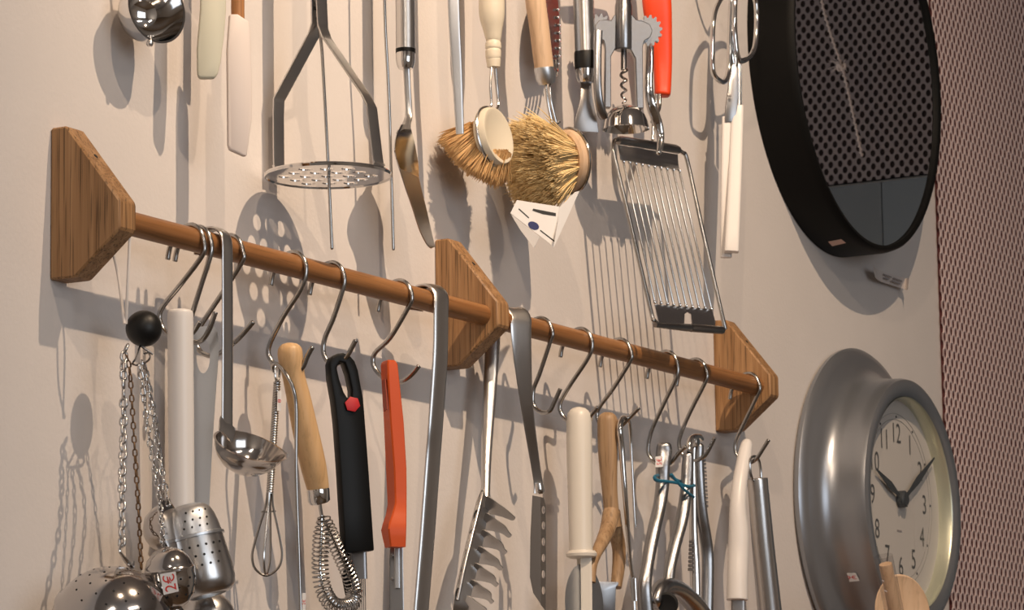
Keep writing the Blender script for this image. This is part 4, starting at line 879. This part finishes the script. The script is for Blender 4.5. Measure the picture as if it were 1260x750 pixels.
dm = [(0, 28), (10, 27), (18, 23), (24, 16), (27, 8), (28.5, 0), (29.3, -2), (27.5, -2.5), (25, 7), (17, 19), (0, 24)]
lathe(b, c, ZA, [(x * k, y * k) for x, y in dm], 44); t.part('bell', b, CHROME)
uphook(P(765, e[1], .055).x)
# ---- red handled tool
t = Thing('can_opener', 'bright red orange handled tool hanging behind the corkscrew', 'kitchen tool', P(812, 0, .06))
e = ext(806, 0, .056); b = new()
tpx(b, [(e[0], e[1], .056, 15), (808, 0, .056, 18), (812, 40, .056, 15), (815, 75, .056, 12), (815.5, 105, .056, 10.5), (815, 118.5, .056, 10)], k=5, n=26, sq=2.8, ry=.0085, wd=RT, r0=.005, r1=.004); t.part('handle', b, REDP)
b = new(); tpx(b, [(811.5, 116, .056, 2.4), (811.5, 130, .057, 2.4), (808, 141, .058, 2.4), (802, 150, .06, 2.2)], n=10); tpx(b, [(807.5, 116, .056, 2), (806.5, 130, .056, 2), (804, 150, .058, 2), (803, 172, .06, 2)], n=10); t.part('wire_shank', b, WIRE)
uphook(P(e[0], e[1], .056).x)
# ---- wire slicer
t = Thing('wire_slicer', 'rectangular multi wire slicer frame hanging below the corkscrew', 'slicer', P(795, 178, .075))
dT, dB = .060, .104
b = new(); tpx(b, [(760, 173, dT, 5), (764, 172.5, dT, 5.6), (830, 183, dT, 5.6), (834, 184.5, dT, 5)], k=0, n=18); t.part('roller', b, DKSTEEL)
b = new(); tpx(b, [(806, 399.5, dB, 3.2), (848, 403, dB, 5), (849, 403, dB, 4.2), (850, 403.2, dB, 5), (888, 406, dB, 5.0)], k=0, n=16); t.part('bottom_bar', b, DKSTEEL)
b = new(); tpx(b, [(833, 184, dT, 2.6), (840, 188, .061, 2.6), (846, 199, .063, 2.6), (866, 290, .082, 2.6), (890, 394, dB, 2.6), (891, 402, dB, 2.6), (887, 406, dB, 2.6)], k=5, n=10); t.part('frame_wire', b, WIRE)
b = new(); tpx(b, [(762, 172, dT, 2.6), (756.5, 172.5, dT, 2.6), (754.5, 180, .061, 2.6), (757, 196, .064, 2.6), (778, 285, .082, 2.6), (801, 383, .1, 2.6), (804.5, 393, .103, 2.6), (811, 400, dB, 2.6)], k=5, n=10); t.part('frame_wire', b, WIRE)
b = new(); sheet(b, [(760, 178, .0605, 834, 190, .0605), (761.5, 186, .062, 834.5, 198, .062), (763, 191, .0625, 835, 203, .0625), (764, 196, .0675, 836, 209, .0675)], .001); t.part('top_plate', b, STEEL)
n_ = (P(806, 376, .099) - P(880, 382, .099)).cross(P(806, 376, .099) - P(810, 398, dB)).normalized(); n_ = n_ if n_.dot(FW) < 0 else -n_
p0 = P(806, 376, .0985); nt2 = [(842, 399), (842.5, 386), (846, 383.5), (850.5, 386), (851.5, 399.5)]
b = new(); slab(b, [[onpl(x, y, p0, n_) for x, y in [(806, 374), (876, 380.5), (880.5, 396), (880, 400)] + nt2[::-1] + [(811, 397.5), (809, 388)]]], n_, .001); t.part('bottom_plate', b, STEEL)
for i in range(10):
    s = i / 9; b = new()
    tpx(b, [(767 + 69 * s, 199 + 11.5 * s, .067, 1.4), (805.5 + 69.5 * s, 371 + 8 * s, .099, 1.4)], k=0, n=8, r0=.0005, r1=.0005); t.part('cutting_wire', b, WIRE)
b = new()
for i in range(10):
    s = i / 9
    for x, y, d in ((767 + 69 * s, 198.5 + 11.5 * s, .0685), (805.5 + 69.5 * s, 371.5 + 8 * s, .1005)): lathe(b, P(x, y, d), C0, [(0, .002), (.0016, .0014), (.0022, 0)], 8)
t.part('wire_ends', b, CHROME, stuff=True)
# ---- scissors
t = Thing('kitchen_scissors', 'chrome kitchen scissors with bow handles and white blade guards', 'scissors', P(900, 60, .055))
b = new(); tpx(b, [(893, -8, .056, 3.2), (884, 4, .056, 3.2), (878, 24, .056, 3.2), (876.5, 60, .056, 3.2), (877.5, 88, .056, 3.2), (884, 98, .056, 3.2), (892, 100, .056, 3.4), (897, 84, .057, 3.6), (898, 50, .057, 3.6), (899, 16, .057, 3.4), (899, -4, .057, 3.2)], k=5, n=12, closed=True); t.part('bow', b, CHROME)
b = new(); tpx(b, [(906, -8, .062, 3.4), (903.5, 20, .062, 3.6), (904.5, 50, .062, 3.8), (908, 72, .062, 3.8), (916, 74, .062, 3.4), (926, 65, .063, 3.2), (930, 48, .063, 3.2), (931, 16, .063, 3.2), (928, -4, .063, 3.2), (918, -14, .062, 3.2)], k=5, n=12, closed=True); t.part('bow', b, CHROME)
b = new(); tpx(b, [(904.5, 45, .062, 3.6), (905, 66, .061, 3.6), (904, 82, .06, 4)], n=12); tpx(b, [(898, 56, .057, 3.4), (901, 72, .058, 4), (903, 86, .058, 4)], n=12); t.part('shanks', b, CHROME)
b = new(); spx(b, [(897, 82), (905, 78), (909, 90), (909, 118), (907, 135), (905, 150), (892, 150), (893, 130), (896, 108)], .060, facing(5), .005, bevel=.001); t.part('blade', b, GREY)
b = new(); lathe(b, P(897.5, 117, .061), C0, [(0, .0012), (.0022, .001), (.0026, 0)], 14); t.part('pivot_screw', b, DKSTEEL)
b = new(); rib(b, [(910.5, 78, .061, 2), (910.5, 132, .061, 2.5)], RT, .004, k=0); t.part('blade', b, CHROME)
b = new(); rib(b, [(907.5, 130, .062, 7.6), (905, 200, .062, 8.2), (900, 310, .062, 9)], RT, .011, k=4, sq=5, r0=.001, r1=.001); t.part('blade_guard', b, WHITE)
b = new(); rib(b, [(894, 144, .05, 5.5), (893, 220, .05, 6), (893.5, 317, .05, 7)], RT, .009, k=4, sq=5, r0=.001, r1=.001); t.part('blade_guard', b, WHITE)
uphook(P(893, -8, .056).x)

# =================================================================== mirror
mc = V((1.7828, 0, .5377)); t = Thing('round_mirror', 'round wall mirror in a deep black drum frame', 'mirror', mc)
b = new(); Ri, Ro = .2475, .258
lathe(b, mc, DA, [(.20, .001), (Ro, .001), (Ro, .055), (Ro - .002, .064), (Ro - .0045, .0665), (Ri + .002, .066), (Ri, .064), (Ri, .058), (.20, .057)], 128, closed=True); t.part('frame', b, MFRAME)
b = new(); lathe(b, mc, DA, [(0, .0605), (Ri + .0015, .0605), (Ri + .0015, .0575), (0, .0575)], 96); t.part('mirror_glass', b, mat('mirror_silver', (.82, .83, .84), .012, 1))
def cyl(px, py):                               # point on the drum side hit by the image ray
    v = ray(px, py); o = CAM - mc; a = v.x ** 2 + v.z ** 2; bq = o.x * v.x + o.z * v.z; cc = o.x ** 2 + o.z ** 2 - (Ro + .0005) ** 2
    return CAM + v * ((-bq - math.sqrt(max(0, bq * bq - a * cc))) / a)
cs = [cyl(x, y) for x, y in ((1019, 297), (1035, 294), (1041, 298.5), (1024, 302.5))]
nn = (cs[1] - cs[0]).cross(cs[3] - cs[0]).normalized(); nn = nn if nn.dot(FW) < 0 else -nn
sticker(t, cs, nn, mt=mat('pale_sticker', (.62, .42, .36), .7), label='small pinkish price sticker on the black frame')
t = Thing('paper_label', 'small folded white paper label on the wall below the mirror', 'label', P(1097, 342, .01))
b = new(); sheet(b, [(1074.5, 326, .022, 1076.5, 341, .016), (1079, 331, .013, 1083, 346, .010), (1096, 337, .011, 1096.5, 350.5, .008), (1112, 341.5, .013, 1111, 355, .010), (1117, 342, .018, 1115.5, 356.5, .015), (1119, 341.5, .023, 1117.5, 355.5, .020)], .0005); ol = t.part('label_sheet', b, mat('label_paper', (.66, .60, .57), .8))
p0 = P(1097, 344, .0135); b = new()
for (x0, y0, x1, y1) in ((1087, 336.2, 1097, 340), (1100, 341, 1110, 345), (1088, 340.5, 1094, 342.7), (1097, 344, 1108, 348.3)):
    slab(b, [[onpl(x0, y0, p0, DA), onpl(x1, y1, p0, DA), onpl(x1, y1 + 1.8, p0, DA), onpl(x0, y0 + 1.8, p0, DA)]], DA, .0002)
t.part('printed_lines', b, INKGREY, ol)

# =================================================================== clock
cc = V((1.842, 0, -.0600)); t = Thing('wall_clock', 'grey metal wall clock with a deep flared case and pale dial', 'clock', cc)
b = new(); pr = [(.15, .002), (.212, .002), (.2165, .006), (.217, .011), (.213, .016), (.203, .020), (.189, .024), (.180, .031), (.1745, .040), (.172, .052), (.1705, .066), (.170, .078), (.168, .084), (.163, .087), (.156, .0865), (.148, .084), (.1445, .080)]
lathe(b, cc, DA, pr, 128); t.part('case', b, CLOCKB)
b = new(); lathe(b, cc, DA, [(.1450, .082), (.1435, .080), (.1435, .0605), (.1447, .0605)], 96); t.part('inner_wall', b, BEZIN, label='pale inner wall of the bezel')
b = new(); lathe(b, cc, DA, [(0, .062), (.1443, .062), (.1443, .058), (0, .058)], 96); od = t.part('dial', b, DIAL)
pv = V((cc.x, -.0623, cc.z + .007))
rad = .0905
for i, s in enumerate(['12', '1', '2', '3', '4', '5', '6', '7', '8', '9', '10', '11']):
    a = math.radians(30 * i); text(t, 'numeral', s, pv + V((math.sin(a) * rad, 0, math.cos(a) * rad)), XA, ZA, .0265, NUM, sx=.9)
b = new()
for r in (.1085, .1165): lathe(b, pv, DA, [(r, .0002), (r + .0006, .0002), (r + .0006, -.0003), (r, -.0003)], 96, closed=True)
t.part('minute_track', b, mat('faint_ink', (.33, .31, .29), .6), od)
b = new()
for i in range(12):
    a = math.radians(30 * i); q = pv + V((math.sin(a) * .1125, 0, math.cos(a) * .1125)); lathe(b, q, DA, [(0, .0004), (.0018, .0003), (.0018, -.0003)], 10)
t.part('hour_dots', b, HAND, od)
b = new(); q = pv + V((-.002, -.0001, -.043)); box(b, q + V((-.008, -.0002, -.0012)), q + V((.008, .0002, .0012))); t.part('maker_mark', b, INKGREY, od)
def hand(px, py, wb, wm, off, nm):
    tip = onpl(px, py, pv + DA * off, DA); o = pv + DA * off; d = (tip - o); L = d.length; d.normalize(); s = V((d.z, 0, -d.x)); b = new()
    slab(b, [[o - d * .018 - s * wb, o + d * (L * .18) - s * wb * .8, o + d * (L * .45) - s * wm, o + d * L - s * .0012, o + d * L + s * .0012, o + d * (L * .45) + s * wm, o + d * (L * .18) + s * wb * .8, o - d * .018 + s * wb]], DA, .0009); t.part(nm, b, HAND)
hand(1079, 577, .0038, .0062, .006, 'hour_hand'); hand(1150, 563, .0036, .0056, .0085, 'minute_hand')
b = new(); lathe(b, pv, DA, [(0, .012), (.009, .0115), (.0115, .009), (.0115, .001)], 24); t.part('hub', b, HAND)
G = bpy.data.materials.new('clear_glass'); G.use_nodes = True; g = G.node_tree.nodes['Principled BSDF']; g.inputs['Transmission Weight'].default_value = 1; g.inputs['Roughness'].default_value = .02; g.inputs['IOR'].default_value = 1.45
GP = bpy.data.materials.new('clock_glass'); GP.use_nodes = True; nt = GP.node_tree; nt.nodes.remove(nt.nodes['Principled BSDF'])
tr = nt.nodes.new('ShaderNodeBsdfTransparent'); gl = nt.nodes.new('ShaderNodeBsdfGlossy'); gl.inputs['Roughness'].default_value = .01; fr = nt.nodes.new('ShaderNodeFresnel'); fr.inputs['IOR'].default_value = 1.5; mx = nt.nodes.new('ShaderNodeMixShader')
nt.links.new(fr.outputs[0], mx.inputs[0]); nt.links.new(tr.outputs[0], mx.inputs[1]); nt.links.new(gl.outputs[0], mx.inputs[2]); nt.links.new(mx.outputs[0], nt.nodes['Material Output'].inputs[0])
b = new(); lathe(b, cc, DA, [(0, .0805), (.1448, .0805)], 96)
for f in b.faces:
    f.normal_update()
    if f.normal.dot(DA) < 0: f.normal_flip()
t.part('glass', b, GP, recalc=False)
def front_only(M):
    nt = M.node_tree; fr = [n for n in nt.nodes if n.type == 'FRESNEL'][0]; mx = [n for n in nt.nodes if n.type == 'MIX_SHADER'][0]
    ge = nt.nodes.new('ShaderNodeNewGeometry'); ml = nt.nodes.new('ShaderNodeMath'); ml.operation = 'SUBTRACT'; ml.inputs[0].default_value = 1; nt.links.new(ge.outputs['Backfacing'], ml.inputs[1])
    m2 = nt.nodes.new('ShaderNodeMath'); m2.operation = 'MULTIPLY'; nt.links.new(fr.outputs[0], m2.inputs[0]); nt.links.new(ml.outputs[0], m2.inputs[1]); nt.links.new(m2.outputs[0], mx.inputs[0])
front_only(GP)
def cone(px, py, r):
    v = ray(px, py); o = CAM - cc; a = v.x ** 2 + v.z ** 2; bq = o.x * v.x + o.z * v.z; c_ = o.x ** 2 + o.z ** 2 - r ** 2
    return CAM + v * ((-bq - math.sqrt(max(0, bq * bq - a * c_))) / a)
cs = [cone(x, y, .1735) for x, y in ((1038.5, 705), (1053, 704.5), (1057.5, 714), (1043, 715.5))]
nn = (cs[1] - cs[0]).cross(cs[3] - cs[0]).normalized(); nn = nn if nn.dot(FW) < 0 else -nn
sticker(t, cs, nn, s='9€', xd=(cs[1] - cs[0]).normalized(), yd=(cs[0] - cs[3]).normalized(), h=5.5 * mpp(cs[0]), sx=1.6)

# =================================================================== wooden spoon and wrapped stick in a jar below the frame
t = Thing('wooden_spoon', 'pale wooden spoon head in front of the clock at the bottom edge', 'spoon', P(1112, 760, .20))
c = P(1111, 754, .20); k = mpp(c); dv = (UP * .985 - RT * .17).normalized(); n = (C0 * .96 + RT * .25).normalized(); sd = dv.cross(n).normalized(); sd = sd if sd.dot(RT) > 0 else -sd
rings = []
for h, dep in ((1.0, 0), (.97, .6), (.8, 4), (.5, 7), (.2, 9)):
    rings.append([c + sd * (35 * k * h * math.cos(a)) + dv * (47 * k * h * math.sin(a)) - n * (dep * k * .7) for a in [2 * PI * i / 40 for i in range(40)]])
back = [[p - n * (.003 + .003 * (1 - h)) for p in r] for r, h in zip(rings[::-1], (.2, .5, .8, .97, 1.0))]
b = new(); loft(b, rings[::-1] + [[p + (p - c) * .03 - n * .0012 for p in rings[0]]] + [[p - n * .003 for p in r] for r in rings[1:]]); t.part('bowl', b, PALEWOOD, ang=60)
b = new(); pb = c - dv * (44 * k) - n * .003; tube(b, [pb + dv * .008, pb - dv * .06, pb - dv * .20], [.006, .0055, .0055], n=14); t.part('handle', b, PALEWOOD)
t = Thing('wrapped_stick', 'pale wooden stick in clear plastic sleeve standing before the clock', 'stick', P(1095, 740, .23))
b = new(); a_, z_ = P(1089.5, 693, .24), P(1101.5, 752, .24); dz = (z_ - a_); tube(b, [a_, a_ + dz, a_ + dz * 3.2], 8.2 * mpp(a_), n=18, r0=.001); t.part('stick', b, PALEWOOD)
FILM = bpy.data.materials.new('clear_film'); FILM.use_nodes = True; nt = FILM.node_tree; nt.nodes.remove(nt.nodes['Principled BSDF'])
tr = nt.nodes.new('ShaderNodeBsdfTransparent'); tr.inputs[0].default_value = (.86, .85, .85, 1); gl = nt.nodes.new('ShaderNodeBsdfGlossy'); gl.inputs['Roughness'].default_value = .12; fr = nt.nodes.new('ShaderNodeFresnel'); fr.inputs['IOR'].default_value = 1.6; mx = nt.nodes.new('ShaderNodeMixShader')
nt.links.new(fr.outputs[0], mx.inputs[0]); nt.links.new(tr.outputs[0], mx.inputs[1]); nt.links.new(gl.outputs[0], mx.inputs[2]); nt.links.new(mx.outputs[0], nt.nodes['Material Output'].inputs[0]); front_only(FILM)
b = new(); q = P(1086.5, 683.5, .24); tube(b, [q, q + dz * .3, q + dz * 1.2, q + dz * 3.2], 12 * mpp(q), n=18, ry=9.5 * mpp(q), wd=RT, cap=False); t.part('plastic_sleeve', b, FILM, recalc=False)
b = new(); p0 = P(1094, 712, .254)
for x0, y0, x1, y1 in ((1085, 712.5, 1088, 714), (1088, 725, 1091.5, 726.5)): slab(b, [[onpl(x0, y0, p0, C0), onpl(x1, y1, p0, C0), onpl(x1, y1 + 1.6, p0, C0), onpl(x0, y0 + 1.6, p0, C0)]], C0, .0002)
t.part('print_marks', b, INKGREY)
jc = P(1112, 760, .21); jz = jc.z - .27
t = Thing('utensil_jar', 'stoneware jar below the frame holding the wooden spoon', 'jar', (jc.x, jc.y, jz))
b = new(); lathe(b, V((jc.x, jc.y, jz)), ZA, [(0, 0), (.05, 0), (.056, .005), (.058, .13), (.055, .14), (.052, .135), (.052, .01), (0, .008)], 40); t.part('body', b, CREAM)
t = Thing('wall_shelf', 'plain oak shelf below the frame carrying the jar', 'shelf', (jc.x, -.15, jz))
b = new(); box(b, (jc.x - .35, -.32, jz - .025), (jc.x + .35, -.0005, jz - .0002), .002); t.part('board', b, DOWEL)
